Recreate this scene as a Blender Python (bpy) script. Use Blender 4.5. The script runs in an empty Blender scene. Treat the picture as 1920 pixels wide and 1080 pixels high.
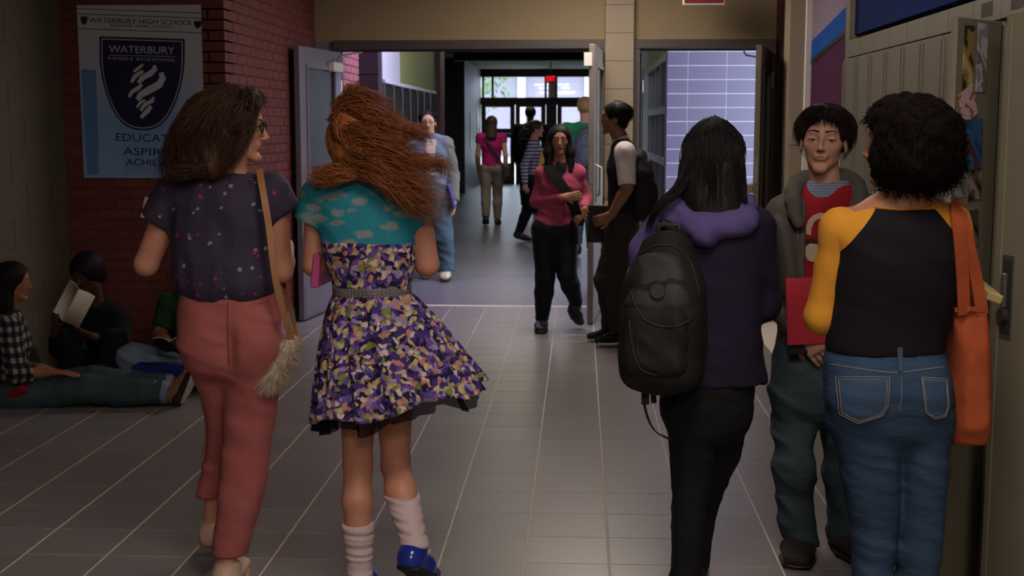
import bpy, math, random
import numpy as np
from mathutils import Vector, Matrix

# ------------------------------------------------------------------ camera, world, light
FPX, CAMH = 2400.0, 1.53
PITCH = math.atan(304 / FPX)
YAW = math.atan(128 / FPX * math.cos(PITCH))
scene = bpy.context.scene
COL = scene.collection
cam_data = bpy.data.cameras.new('camera')
cam_data.sensor_width = 36.0
cam_data.lens = 36.0 * FPX / 1920.0
cam_data.clip_start = 0.05
cam_data.clip_end = 400
cam_data.dof.use_dof = True
cam_data.dof.focus_distance = 4.3
cam_data.dof.aperture_fstop = 7.0
cam = bpy.data.objects.new('camera', cam_data)
cam.location = (0, 0, CAMH)
cam.rotation_euler = (math.pi / 2 - PITCH, 0, YAW)
COL.objects.link(cam)
scene.camera = cam

vs = scene.view_settings
vs.view_transform = 'Standard'
vs.look = 'None'
vs.gamma = 1.0
vs.use_curve_mapping = False
vs.exposure = 0.36

world = bpy.data.worlds.new('overcast_sky')
scene.world = world
world.use_nodes = True
bg = world.node_tree.nodes['Background']
bg.inputs[0].default_value = (0.80, 0.86, 1.0, 1)
bg.inputs[1].default_value = 7.0

NEAR_LIGHT = 15.0      # warm fittings of the near hall
MID_LIGHT = 20.0      # cool fittings just past the double doors
FAR_FILL = 7.0  # strength of the added fill lights in the far corridor

# measurement helper: a pixel of the photograph and a distance down the corridor -> world point
_fw = np.array([-math.sin(YAW) * math.cos(PITCH), math.cos(YAW) * math.cos(PITCH), -math.sin(PITCH)])
_r = np.array([math.cos(YAW), math.sin(YAW), 0.0])
_u = np.cross(_r, _fw)
def W(px, py, Y):
    d = _fw + _r * (px - 960) / FPX + _u * (540 - py) / FPX
    return np.array([0, 0, CAMH]) + d * (Y / d[1])
def project(P):
    d = np.asarray(P, float) - [0, 0, CAMH]
    z = d @ _fw
    return 960 + FPX * (d @ _r) / z, 540 - FPX * (d @ _u) / z, z

# ------------------------------------------------------------------ materials
def lin(h):
    h = h.lstrip('#')
    c = [int(h[i:i + 2], 16) / 255 for i in (0, 2, 4)]
    return tuple(x / 12.92 if x <= 0.04045 else ((x + 0.055) / 1.055) ** 2.4 for x in c) + (1.0,)
_mats = {}
class NT:
    """tiny node-tree writer"""
    def __init__(s, name):
        s.m = bpy.data.materials.new(name)
        s.m.use_nodes = True
        s.t = s.m.node_tree
        s.b = s.t.nodes['Principled BSDF']
        s.out = s.t.nodes['Material Output']
        s._c = None
    def n(s, typ, **kw):
        nd = s.t.nodes.new(typ)
        for k, v in kw.items():
            if k.startswith('i_'):
                nd.inputs[int(k[2:]) if k[2:].isdigit() else k[2:].replace('_', ' ')].default_value = v
            else:
                setattr(nd, k, v)
        return nd
    def l(s, a, b):
        s.t.links.new(a, b)
    def co(s):
        if s._c is None:
            s._c = s.n('ShaderNodeTexCoord')
        return s._c.outputs['Object']
    def math(s, op, a, b=None, c=None):
        nd = s.n('ShaderNodeMath', operation=op)
        for i, v in enumerate((a, b, c)):
            if v is None: continue
            if isinstance(v, (int, float)): nd.inputs[i].default_value = v
            else: s.l(v, nd.inputs[i])
        return nd.outputs[0]
    def xyz(s):
        sp = s.n('ShaderNodeSeparateXYZ')
        s.l(s.co(), sp.inputs[0])
        return sp.outputs
    def noise(s, scale, detail=3, vec=None):
        nd = s.n('ShaderNodeTexNoise')
        nd.inputs['Scale'].default_value = scale
        nd.inputs['Detail'].default_value = detail
        s.l(vec or s.co(), nd.inputs['Vector'])
        return nd
    def scaled(s, sc):
        m = s.n('ShaderNodeMapping')
        m.inputs['Scale'].default_value = sc
        s.l(s.co(), m.inputs[0])
        return m.outputs[0]
    def ramp(s, fac, stops, interp='LINEAR'):
        r = s.n('ShaderNodeValToRGB')
        r.color_ramp.interpolation = interp
        e = r.color_ramp.elements
        while len(e) < len(stops): e.new(0.5)
        for el, (p, c) in zip(e, stops):
            el.position = p
            el.color = c if not isinstance(c, str) else lin(c)
        s.l(fac, r.inputs[0])
        return r.outputs[0]
    def mix(s, fac, a, b):
        nd = s.n('ShaderNodeMix', data_type='RGBA')
        for i, v in ((0, fac), (6, a), (7, b)):
            if isinstance(v, str): nd.inputs[i].default_value = lin(v)
            elif isinstance(v, (int, float, tuple)): nd.inputs[i].default_value = v
            else: s.l(v, nd.inputs[i])
        return nd.outputs[2]
    def color(s, c):
        if isinstance(c, str): s.b.inputs['Base Color'].default_value = lin(c)
        else: s.l(c, s.b.inputs['Base Color'])
    def bump(s, h, strength=0.3, dist=0.01):
        b = s.n('ShaderNodeBump')
        b.inputs['Strength'].default_value = strength
        b.inputs['Distance'].default_value = dist
        s.l(h, b.inputs['Height'])
        s.l(b.outputs[0], s.b.inputs['Normal'])
    def set(s, rough=0.6, metal=0.0, spec=None, **kw):
        s.b.inputs['Roughness'].default_value = rough
        s.b.inputs['Metallic'].default_value = metal
        if spec is not None: s.b.inputs['Specular IOR Level'].default_value = spec
        for k, v in kw.items(): s.b.inputs[k.replace('_', ' ')].default_value = v
        return s.m
def shade(h, f):
    """a plainly darker or lighter relative of a colour, for mottling"""
    c = lin(h)
    return tuple(min(1, x * f) for x in c[:3]) + (1.0,)
def paint(name, c, rough=0.6, var=0.12, scale=9.0, bump=0.0, bscale=200.0, metal=0.0, spec=None, rnd=0.0):
    if name in _mats: return _mats[name]
    t = NT(name)
    nz = t.noise(scale, 4)
    col = t.mix(nz.outputs[0], shade(c, 1 - var), shade(c, 1 + var))
    if rnd:
        oi = t.n('ShaderNodeObjectInfo')
        hs = t.n('ShaderNodeHueSaturation')
        v = t.math('MULTIPLY_ADD', oi.outputs['Random'], 2 * rnd, 1 - rnd)
        t.l(v, hs.inputs['Value'])
        t.l(col, hs.inputs['Color'])
        col = hs.outputs[0]
    t.color(col)
    if bump: t.bump(t.noise(bscale, 3).outputs[0], bump, 0.004)
    _mats[name] = t.set(rough, metal, spec)
    return _mats[name]
def cloth(name, c, c2=None, rough=0.85, weave=900, fold=0.25, var=0.18):
    if name in _mats: return _mats[name]
    t = NT(name)
    nz = t.noise(6, 4)
    t.color(t.mix(nz.outputs[0], shade(c, 1 - var), shade(c2 or c, 1 + var)))
    f = t.noise(14, 3)
    g = t.noise(weave, 1)
    t.bump(t.math('ADD', t.math('MULTIPLY', f.outputs[0], 2.0), t.math('MULTIPLY', g.outputs[0], 0.25)), fold, 0.02)
    _mats[name] = t.set(rough, 0, 0.25)
    return _mats[name]
def emit(name, c, s):
    if name in _mats: return _mats[name]
    t = NT(name)
    t.b.inputs['Emission Color'].default_value = lin(c)
    t.b.inputs['Emission Strength'].default_value = s
    t.color(c)
    _mats[name] = t.set(0.5)
    return _mats[name]
def glass(name, tint='#e8eef0', refl=0.12, rough=.03):
    if name in _mats: return _mats[name]
    t = NT(name)
    tr = t.n('ShaderNodeBsdfTransparent'); tr.inputs[0].default_value = lin(tint)
    gl = t.n('ShaderNodeBsdfGlossy'); gl.inputs['Roughness'].default_value = rough
    mx = t.n('ShaderNodeMixShader'); mx.inputs[0].default_value = refl
    t.l(tr.outputs[0], mx.inputs[1]); t.l(gl.outputs[0], mx.inputs[2])
    t.l(mx.outputs[0], t.out.inputs[0])
    _mats[name] = t.m
    return t.m

# ------------------------------------------------------------------ mesh helpers
def link(o, parent=None):
    COL.objects.link(o)
    if parent is not None: o.parent = parent
    return o
def tag(o, label=None, cat=None, group=None, kind=None):
    if label: o['label'] = label
    if cat: o['category'] = cat
    if group: o['group'] = group
    if kind: o['kind'] = kind
    return o
def empty(name, loc, label=None, cat=None, group=None, kind=None):
    o = bpy.data.objects.new(name, None)
    o.empty_display_size = 0.1
    o.location = tuple(float(v) for v in loc)
    COL.objects.link(o)
    return tag(o, label, cat, group, kind)
def np_mesh(name, V, Fq, mat, smooth=True):
    """V (n,3); Fq list of arrays of equal-size faces"""
    me = bpy.data.meshes.new(name)
    V = np.asarray(V, np.float32)
    me.vertices.add(len(V)); me.vertices.foreach_set('co', V.ravel())
    if not isinstance(Fq, list): Fq = [Fq]
    Fq = [np.asarray(f, np.int32) for f in Fq if len(f)]
    nl = sum(f.size for f in Fq); npoly = sum(len(f) for f in Fq)
    me.loops.add(nl); me.polygons.add(npoly)
    me.loops.foreach_set('vertex_index', np.concatenate([f.ravel() for f in Fq]))
    tot = np.concatenate([np.full(len(f), f.shape[1], np.int32) for f in Fq])
    st = np.concatenate([[0], np.cumsum(tot)[:-1]]).astype(np.int32)
    me.polygons.foreach_set('loop_start', st)
    me.polygons.foreach_set('loop_total', tot)
    me.polygons.foreach_set('use_smooth', np.full(npoly, smooth))
    me.update(calc_edges=True)
    me.validate()
    if mat is not None: me.materials.append(mat)
    return me
class MB:
    """collects boxes, prisms and tubes; build() links them as one mesh"""
    def __init__(s): s.v = []; s.f = []
    def add(s, vs, fs):
        o = len(s.v); s.v += [tuple(float(c) for c in p) for p in vs]
        s.f += [tuple(i + o for i in f) for f in fs]; return s
    def box(s, x0, x1, y0, y1, z0, z1, bev=0.0, M=None):
        b = min(bev, (x1 - x0) / 2.01, (y1 - y0) / 2.01, (z1 - z0) / 2.01)
        if b <= 0:
            vs = [(x, y, z) for x in (x0, x1) for y in (y0, y1) for z in (z0, z1)]
            fs = [(0, 1, 3, 2), (4, 6, 7, 5), (0, 4, 5, 1), (2, 3, 7, 6), (0, 2, 6, 4), (1, 5, 7, 3)]
        else:
            vs = []; idx = {}
            for i, x in enumerate((x0, x1)):
                for j, y in enumerate((y0, y1)):
                    for k, z in enumerate((z0, z1)):
                        sx, sy, sz = 1 - 2 * i, 1 - 2 * j, 1 - 2 * k
                        for a, d in enumerate(((0, b, b), (b, 0, b), (b, b, 0))):
                            idx[i, j, k, a] = len(vs)
                            vs.append((x + sx * d[0], y + sy * d[1], z + sz * d[2]))
            I = lambda i, j, k, a: idx[i, j, k, a]
            fs = []
            for i in (0, 1):
                q = [I(i, 0, 0, 0), I(i, 0, 1, 0), I(i, 1, 1, 0), I(i, 1, 0, 0)]; fs.append(q if i == 0 else q[::-1])
                q = [I(0, i, 0, 1), I(1, i, 0, 1), I(1, i, 1, 1), I(0, i, 1, 1)]; fs.append(q if i == 0 else q[::-1])
                q = [I(0, 0, i, 2), I(0, 1, i, 2), I(1, 1, i, 2), I(1, 0, i, 2)]; fs.append(q if i == 0 else q[::-1])
            for p in (0, 1):
                for q in (0, 1):
                    f = [I(p, q, 0, 0), I(p, q, 0, 1), I(p, q, 1, 1), I(p, q, 1, 0)]; fs.append(f if p != q else f[::-1])
                    f = [I(p, 0, q, 0), I(p, 1, q, 0), I(p, 1, q, 2), I(p, 0, q, 2)]; fs.append(f if p != q else f[::-1])
                    f = [I(0, p, q, 1), I(0, p, q, 2), I(1, p, q, 2), I(1, p, q, 1)]; fs.append(f if p != q else f[::-1])
                    for r in (0, 1):
                        f = [I(p, q, r, 0), I(p, q, r, 1), I(p, q, r, 2)]; fs.append(f if (p + q + r) % 2 == 0 else f[::-1])
        if M is not None: vs = [tuple(M @ Vector(v)) for v in vs]
        return s.add(vs, fs)
    def prism(s, poly, n0, n1, axis='y'):
        """polygon in the plane across axis, extruded n0..n1 along it"""
        def mk(a, b, n):
            return {'x': (n, a, b), 'y': (a, n, b), 'z': (a, b, n)}[axis]
        k = len(poly)
        vs = [mk(a, b, n0) for a, b in poly] + [mk(a, b, n1) for a, b in poly]
        fs = [tuple(range(k)), tuple(range(2 * k - 1, k - 1, -1))]
        fs += [(i, i + k, (i + 1) % k + k, (i + 1) % k) for i in range(k)]
        return s.add(vs, fs)
    def tube(s, pts, r, n=8, cap=True):
        pts = [np.asarray(p, float) for p in pts]
        if not hasattr(r, '__len__'): r = [r] * len(pts)
        rings = []; up = None
        for i, p in enumerate(pts):
            t = pts[min(i + 1, len(pts) - 1)] - pts[max(i - 1, 0)]
            t = t / (np.linalg.norm(t) + 1e-9)
            if up is None:
                up = np.cross(t, [0, 0, 1.0]) if abs(t[2]) < 0.9 else np.cross(t, [1.0, 0, 0])
            up = up - t * (up @ t); up = up / (np.linalg.norm(up) + 1e-9)
            b = np.cross(t, up)
            rings.append([p + r[i] * (math.cos(a) * up + math.sin(a) * b) for a in np.arange(n) * 2 * math.pi / n])
        vs = [v for ring in rings for v in ring]
        fs = [(i * n + j, i * n + (j + 1) % n, (i + 1) * n + (j + 1) % n, (i + 1) * n + j) for i in range(len(pts) - 1) for j in range(n)]
        if cap: fs += [tuple(range(n))[::-1], tuple((len(pts) - 1) * n + j for j in range(n))]
        return s.add(vs, fs)
    def strip(s, pts, nrm, w, th):
        """flat strap along pts, width w across, thickness th; nrm one normal or one per point"""
        pts = [np.asarray(p, float) for p in pts]; rings = []
        for i, p in enumerate(pts):
            t = pts[min(i + 1, len(pts) - 1)] - pts[max(i - 1, 0)]; t /= np.linalg.norm(t) + 1e-9
            nn = np.asarray(nrm[i] if hasattr(nrm[0], '__len__') else nrm, float)
            nn = nn - t * (nn @ t); nn /= np.linalg.norm(nn) + 1e-9
            b = np.cross(t, nn)
            rings.append([p + b * w / 2 + nn * th / 2, p - b * w / 2 + nn * th / 2, p - b * w / 2 - nn * th / 2, p + b * w / 2 - nn * th / 2])
        vs = [v for q in rings for v in q]
        fs = [(i * 4 + j, i * 4 + (j + 1) % 4, i * 4 + 4 + (j + 1) % 4, i * 4 + 4 + j) for i in range(len(pts) - 1) for j in range(4)]
        fs += [(3, 2, 1, 0), tuple((len(pts) - 1) * 4 + j for j in range(4))]
        return s.add(vs, fs)
    def mesh(s, name, mat, smooth=False):
        me = bpy.data.meshes.new(name)
        me.from_pydata(s.v, [], s.f)
        import bmesh
        bm = bmesh.new(); bm.from_mesh(me)
        bmesh.ops.recalc_face_normals(bm, faces=bm.faces)
        bm.to_mesh(me); bm.free()
        if smooth: me.polygons.foreach_set('use_smooth', np.full(len(me.polygons), True))
        if mat is not None: me.materials.append(mat)
        return me
    def build(s, name, mat, parent=None, off=None, smooth=False, **kw):
        if off is not None: s.v = [tuple(np.asarray(v) - off) for v in s.v]
        o = bpy.data.objects.new(name, s.mesh(name, mat, smooth))
        link(o, parent)
        return tag(o, **kw)
def box_obj(name, mat, x0, x1, y0, y1, z0, z1, parent=None, bev=0.0, **kw):
    return MB().box(x0, x1, y0, y1, z0, z1, bev).build(name, mat, parent, **kw)
def text_obj(name, body, size, loc, rot, mat, parent=None, ext=0.0006, align='CENTER', width=None):
    cu = bpy.data.curves.new(name, 'FONT')
    cu.body = body; cu.size = size; cu.align_x = align; cu.align_y = 'CENTER'; cu.extrude = ext
    cu.resolution_u = 3
    tmp = bpy.data.objects.new(name + '_tmp', cu); COL.objects.link(tmp)
    bpy.context.view_layer.update()
    me = bpy.data.meshes.new_from_object(tmp.evaluated_get(bpy.context.evaluated_depsgraph_get()))
    COL.objects.unlink(tmp); bpy.data.objects.remove(tmp); bpy.data.curves.remove(cu)
    me.materials.clear(); me.materials.append(mat)
    if width:
        xs = [v.co.x for v in me.vertices]; k = width / (max(xs) - min(xs))
        for v in me.vertices: v.co.x *= k
    me.name = name
    o = bpy.data.objects.new(name, me); link(o, parent)
    o.location = tuple(float(v) for v in loc); o.rotation_euler = rot
    return o

# ------------------------------------------------------------------ the setting
XA, XL, XR, XLK = -3.30, -2.25, 1.75, 1.27      # alcove wall, brick side wall, right wall, locker fronts
YB, YD, YE = 8.10, 10.90, 34.0                  # alcove back wall, door wall, far entrance
ZC = 2.95
M_tile = NT('floor_tile')
_n1 = M_tile.noise(5, 4); _n2 = M_tile.noise(420, 2)
_oi = M_tile.n('ShaderNodeObjectInfo')
_hs = M_tile.n('ShaderNodeHueSaturation')
M_tile.l(M_tile.math('MULTIPLY_ADD', _oi.outputs['Random'], 0.12, 0.94), _hs.inputs['Value'])
M_tile.l(M_tile.mix(_n2.outputs[0], M_tile.mix(_n1.outputs[0], '#6c6767', '#757070'), '#858080'), _hs.inputs['Color'])
M_tile.color(_hs.outputs[0])
M_tile.bump(_n2.outputs[0], 0.08, 0.002)
M_tile = M_tile.set(0.33, 0, 0.55)
M_grout = paint('grout', '#c2b5aa', 0.8)
M_terrazzo = paint('terrazzo', '#6a686c', 0.34, 0.10, 60, spec=0.5)
M_brick = paint('red_brick', '#6d3532', 0.55, 0.18, 30, 0.15, 150, rnd=0.10)
M_mortar = paint('painted_mortar', '#5e2f2e', 0.8)
M_block = paint('grey_block', '#665d4e', 0.75, 0.08, 14, 0.3, 90, rnd=0.04)
M_blockm = paint('grey_block_joint', '#70675a', 0.85)
M_beige = paint('beige_wall', '#8d7b5f', 0.75, 0.06, 6, 0.15, 120)
M_beigeb = paint('beige_block', '#8f816f', 0.7, 0.06, 12, 0.2, 100, rnd=0.04)
M_frame = paint('brown_metal_frame', '#463e3d', 0.4, 0.08, 12)
M_leaf = paint('grey_door', '#74727e', 0.4, 0.08, 5)
M_leafd = paint('dark_door', '#3d3836', 0.4, 0.08, 5)
M_leafb = paint('taupe_door', '#6e675e', 0.45, 0.08, 5)
M_steel = paint('brushed_steel', '#a9a7a5', 0.3, 0.08, 30, metal=0.9)
M_white = paint('white_enamel', '#cfcac6', 0.4, 0.05)
M_lilac = paint('lilac_glazed_block', '#4f4c62', 0.5, 0.05, 10, rnd=0.05)
M_lilacj = paint('lilac_joint', '#b5b2c8', 0.7)
M_locker = paint('locker_enamel', '#7c7564', 0.42, 0.06, 8)
M_lockerd = paint('locker_inside', '#2a2724', 0.7)
M_blacklk = paint('black_locker', '#0b0a09', 0.6, 0.08, 8, spec=.2)
M_pale = paint('pale_wall', '#a5a3ac', 0.6, 0.05)
M_olive = paint('olive_wall', '#6f7140', 0.65, 0.08)
M_ceil = paint('ceiling_tile', '#8f8a80', 0.8, 0.06, 20)
M_ceilo = paint('olive_ceiling', '#4f4c30', 0.8, 0.08, 12)
M_dark = paint('dark_wall', '#191519', 0.8)
M_maroon = paint('maroon_brick', '#4a2426', 0.6, 0.15, 30)
M_blue = paint('blue_paint', '#22356e', 0.95, 0.06, spec=.08)
M_bstripe = paint('bright_blue_paint', '#1c478a', 0.9, 0.06, spec=.1)
M_purple = paint('plum_paint', '#43233a', 0.9, 0.08, spec=.1)
M_black = paint('black_paint', '#0c0b0e', 0.6)
M_green = paint('lime_paint', '#85853a', 0.9, 0.08, spec=.1)
M_mauve = paint('mauve_paint', '#7d6f80', 0.9, 0.08, spec=.1)
M_pane = glass('window_glass')
M_paned = glass('door_glass', '#8f949e', 0.3, .35)

def struct(name, mat, *b, **kw):
    return box_obj(name, mat, *b, kind='structure', **kw)

# floors -----------------------------------------------------------
floor = struct('floor', M_grout, XA - 0.2, XR + 0.2, -3.0, YD, -0.12, -0.0012)
TX, TY, TX0, TY0 = 0.300, 0.2928, 0.112, 4.357
tile_me = MB().box(-TX / 2 + .0030, TX / 2 - .0030, -TY / 2 + .0022, TY / 2 - .0022, -0.012, 0.0, 0.0012).mesh('tile', M_tile)
cells = []
for i in range(-12, 6):
    for j in range(-25, 23):
        x, y = TX0 + (i + .5) * TX, TY0 + (j + .5) * TY
        if x < XA or x > XLK + .1 or y > YD - TY / 2 + .05: continue
        if y > YB and x < XL: continue
        px, py, z = project((x, y, 0)) if y > 0.5 else (0, 5000, 1)
        vis = y > 0.5 and -60 < px < 1980 and py < 1130
        cells.append((0 if vis else 1, z if vis else 99 + abs(y), x, y))
cells.sort()
for c in cells[:300]:
    o = bpy.data.objects.new('floor_tile', tile_me); link(o, floor); o.location = (c[2], c[3], 0)
mb = MB()
for c in cells[300:]:
    mb.box(c[2] - TX / 2 + .0022, c[2] + TX / 2 - .0022, c[3] - TY / 2 + .0018, c[3] + TY / 2 - .0018, -0.012, 0.0, 0.0012)
mb.build('floor_tile', M_tile, floor, kind='stuff')
far_floor = struct('floor', M_grout, -6.0, 3.6, YD, YE + 0.3, -0.12, -0.002)
ys = [YD, 13.0, 16.8, 20.5, 24.5, 29.0, YE + .3]
for a, b in zip(ys[:-1], ys[1:]):
    box_obj('floor_slab', M_terrazzo, -6.0, 3.6, a + .006, b - .006, -0.02, 0.0, far_floor)

# ceilings ---------------------------------------------------------
struct('ceiling', M_ceil, XA - 0.2, XR + 0.2, -3.0, YD + 0.1, ZC, ZC + 0.1)
struct('ceiling', M_ceilo, -6.0, 3.6, YD + 0.1, YE + 0.3, 3.0, 3.1)

# a wall of separate bricks, 300 at most as parts -------------------
def brick_wall(wall, axis, at, a0, a1, z0, z1, mat, L=0.203, Hh=0.057, J=0.0095, proud=0.006, nparts=300, depth=0.03, sgn=1, name='brick', zfun=None):
    """axis 'x': face normal along x at x=at, bricks run along y from a0 to a1"""
    out = []
    r = 0; z = z0 + J / 2
    while z < z1 - 0.01:
        zt = min(z + Hh, z1)
        a = a0 + (0 if r % 2 == 0 else -(L + J) / 2)
        while a < a1 - 0.01:
            b0, b1 = max(a, a0), min(a + L, a1)
            if b1 - b0 > 0.015: out.append((b0, b1, z, zt))
            a += L + J
        z += Hh + J; r += 1
    def key(q):
        c = ((at, (q[0] + q[1]) / 2, (q[2] + q[3]) / 2) if axis == 'x' else ((q[0] + q[1]) / 2, at, (q[2] + q[3]) / 2))
        px, py, zz = project(c)
        inside = -40 < px < 1960 and -40 < py < 1120
        return (0 if inside else 1, zz)
    out.sort(key=key)
    cache = {}
    rest = MB()
    for n, (b0, b1, zz0, zz1) in enumerate(out):
        w, h = round(b1 - b0, 3), round(zz1 - zz0, 3)
        t0, t1 = (-depth, proud) if sgn > 0 else (-proud, depth)
        if n < nparts:
            if (w, h) not in cache:
                m = MB()
                if axis == 'x': m.box(t0, t1, -w / 2, w / 2, -h / 2, h / 2, 0.002)
                else: m.box(-w / 2, w / 2, t0, t1, -h / 2, h / 2, 0.002)
                cache[w, h] = m.mesh(name, mat)
            o = bpy.data.objects.new(name, cache[w, h]); link(o, wall)
            jit = random.uniform(-.0012, .0012)
            o.location = (at + jit, (b0 + b1) / 2, (zz0 + zz1) / 2) if axis == 'x' else ((b0 + b1) / 2, at + jit, (zz0 + zz1) / 2)
        else:
            if axis == 'x': rest.box(at + t0, at + t1, b0, b1, zz0, zz1)
            else: rest.box(b0, b1, at + t0, at + t1, zz0, zz1)
    if rest.v: rest.build(name, mat, wall, kind='stuff')
random.seed(4)
# left: grey block wall, poster wall, red brick side wall -------------
w_left = struct('wall_left', M_blockm, XA - 0.2, XA, -3.0, YB + 0.2, 0, ZC)
brick_wall(w_left, 'x', XA, 4.1, YB, 0, ZC, M_block, 0.39, 0.19, 0.01, 0.004)
w_post = struct('wall_alcove', M_mortar, XA - 0.2, XL, YB, YB + 0.2, 0, ZC)
brick_wall(w_post, 'y', YB, XA, XL + 0.006, 0, ZC, M_brick, sgn=-1, proud=0.003)
w_side = struct('wall_side', M_mortar, XL - 0.2, XL, YB, YD + 0.15, 0, ZC)
brick_wall(w_side, 'x', XL, YB - .003, YD, 0, ZC, M_brick)
struct('baseboard_side', M_leaf, XL, XL + 0.014, YB + .02, YD - .05, 0, 0.10)
struct('wall_back', M_beige, XA - 0.2, XR + 0.2, -3.2, -3.0, 0, ZC)

# door wall ----------------------------------------------------------
struct('wall_header', M_beige, XL, 0.20, YD, YD + 0.18, 2.24, 3.1)
struct('wall_header', M_beige, 0.44, 1.62, YD + .02, YD + 0.18, 2.24, 3.1)
colm = struct('wall_pier', M_blockm, 0.205, 0.435, YD - 0.09, YD + 0.2, 0, 3.0)
z = 0.0
blk = MB().box(-.1185, .1185, -.152, .152, 0, .2265, 0.003).mesh('pier_block', M_beigeb)
while z < 2.9:
    o = bpy.data.objects.new('pier_block', blk); link(o, colm); o.location = (.32, YD + .056, z); z += 0.2295
struct('wall_end', M_maroon, 1.62, XR, YD + .02, YD + 0.2, 0, 3.0)
struct('wall_end', M_leaf, XL, -2.09, YD + 0.0, YD + 0.18, 0, 2.24)
# frames
def frame(x0, x1, z1, name, mat, y0=YD - .03, y1=YD + .15, w=.055):
    e = empty(name, (0, 0, 0), kind='structure')
    box_obj('head', mat, x0, x1, y0, y1, z1, z1 + .075, e, 0.004)
    box_obj('jamb', mat, x0, x0 + w, y0, y1, 0, z1, e, 0.004)
    box_obj('jamb', mat, x1 - w, x1, y0, y1, 0, z1, e, 0.004)
    box_obj('stop_bead', mat, x0 + w, x1 - w, y0 + .09, y0 + .11, z1 - .016, z1, e)
    return e
frame(-2.09, 0.205, 2.17, 'trim_1', M_frame)
frame(0.437, 1.62, 2.17, 'trim_2', M_frame)

def door_leaf(name, hinge, edge, h=2.13, th=0.045, mat=M_leaf, glassz=(0.95, 1.98), gl=(0.16, 0.84), side=1, closer=True, panic=False, pull=False):
    """leaf from hinge to free edge (x, y); side: +1 puts fittings on the left-hand face looking hinge->edge"""
    hx, hy = hinge; ex, ey = edge
    L = math.hypot(ex - hx, ey - hy)
    e = empty(name, (hx, hy, 0.012), kind='structure')
    e.rotation_euler = (0, 0, math.atan2(ey - hy, ex - hx))
    t = th / 2
    g0, g1 = L * gl[0], L * gl[1]
    box_obj('stile', mat, 0, g0, -t, t, 0, h, e, .003)
    box_obj('stile', mat, g1, L, -t, t, 0, h, e, .003)
    box_obj('rail', mat, g0, g1, -t, t, glassz[1], h, e, .002)
    box_obj('rail', mat, g0, g1, -t, t, 0, glassz[0], e, .002)
    p = box_obj('glass_pane', M_paned, g0, g1, -.004, .004, glassz[0], glassz[1], e)
    m = MB()
    for s in (-1, 1):
        y0, y1 = (t - .002, t + .010) if s > 0 else (-t - .010, -t + .002)
        m.box(g0 - .02, g0 + .012, y0, y1, glassz[0] - .02, glassz[1] + .02)
        m.box(g1 - .012, g1 + .02, y0, y1, glassz[0] - .02, glassz[1] + .02)
        m.box(g0, g1, y0, y1, glassz[1] - .012, glassz[1] + .02)
        m.box(g0, g1, y0, y1, glassz[0] - .02, glassz[0] + .012)
    m.build('glazing_bead', mat, p)
    sy = t if side > 0 else -t - .004
    box_obj('kick_plate', M_steel if mat is not M_leaf else M_leaf, .03, L - .03, sy, sy + .004, .02, .27, e)
    for z in (0.25, 1.05, 1.85):
        MB().tube([(0, side * t, z - .05), (0, side * t, z + .05)], .009, 8).build('hinge', M_steel, e)
    if closer:
        y0, y1 = (t, t + .055) if side > 0 else (-t - .055, -t)
        c = box_obj('door_closer', M_white, .10, .34, y0, y1, h - .17, h - .09, e, .006)
        ym = (y0 + y1) / 2
        MB().tube([(.16, ym, h - .085), (.16, ym, h - .06), (.42, ym + side * .10, h - .05), (.02, ym + side * .16, h + .0)], .008, 6).build('closer_arm', M_steel, c)
    if panic:
        y0, y1 = (t, t + .06) if side > 0 else (-t - .06, -t)
        box_obj('push_bar', M_steel, .06, L - .06, y0, y1, 1.0, 1.07, e, .01)
    if pull:
        for sgn in ((1,) if pull == 1 else (-1,)):
            y = sgn * (t + .05)
            MB().tube([(L - .10, sgn * t, 1.22), (L - .10, y, 1.20), (L - .10, y, 1.17), (L - .10, y, .92), (L - .10, y, .88), (L - .10, sgn * t, .86)], .008, 8).build('pull_handle', M_white, e, smooth=True)
    box_obj('latch_plate', M_steel, L - .001, L + .002, -.012, .012, 1.08, 1.28, e)
    return e
door_leaf('door_1', (-2.045, YD - .03), (-2.178, 9.86), side=1)
door_leaf('door_2', (0.175, YD - .03), (0.085, 9.82), side=-1, pull=1, mat=M_leafb, closer=False)
MB().box(-.03, .03, -.002, .002, -.05, .05).build('door_card', M_white, None, label='white card on the top corner of the middle door leaf', cat='card').location = (.055, 9.80, 2.03)
door_leaf('door_3', (1.565, YD - .03), (1.355, 9.98), side=-1, mat=paint('bronze_door', '#5a5144', .4), glassz=(.6, 1.95), gl=(.2, .8), panic=True)
door_leaf('door_4', (0.50, YD + .15), (0.53, 11.75), side=-1, mat=M_leafd, glassz=(.4, 1.98), gl=(.14, .86), closer=False, pull=1)
# bright hold-open plate on the right-hand frame and the white card on the leaf's top corner
box_obj('trim_3', M_white, 1.535, 1.60, YD - .045, YD - .028, 1.84, 1.98, bev=.003, kind='structure')

# near exit sign, only its lower edge shows in the photograph
def exit_sign(loc, w, h, d, strength, label, zc=ZC):
    e = empty('exit_sign', loc, label, 'sign')
    box_obj('housing', M_white, -w / 2, w / 2, 0, d, -h / 2, h / 2, e, .006)
    box_obj('face', emit('exit_face_%d' % int(strength * 10), '#5a0c10', strength * .2), -w / 2 + .012, w / 2 - .012, -.003, 0, -h / 2 + .012, h / 2 - .012, e)
    text_obj('lettering', 'EXIT', h * .95, (0, -.005, 0), (math.pi / 2, 0, 0), emit('exit_red_%d' % int(strength * 10), '#ff1428', strength), e, width=w * .74)
    MB().tube([(0, d / 2, h / 2), (0, d / 2, zc - loc[2])], .012, 8).build('stem', M_white, e)
    return e
q = W(1320, 8, 10.3)
exit_sign((q[0], 10.3, q[2] + .095), .33, .20, .05, 1.2, 'red exit sign over the right-hand doorway, cut by the picture top')

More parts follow.
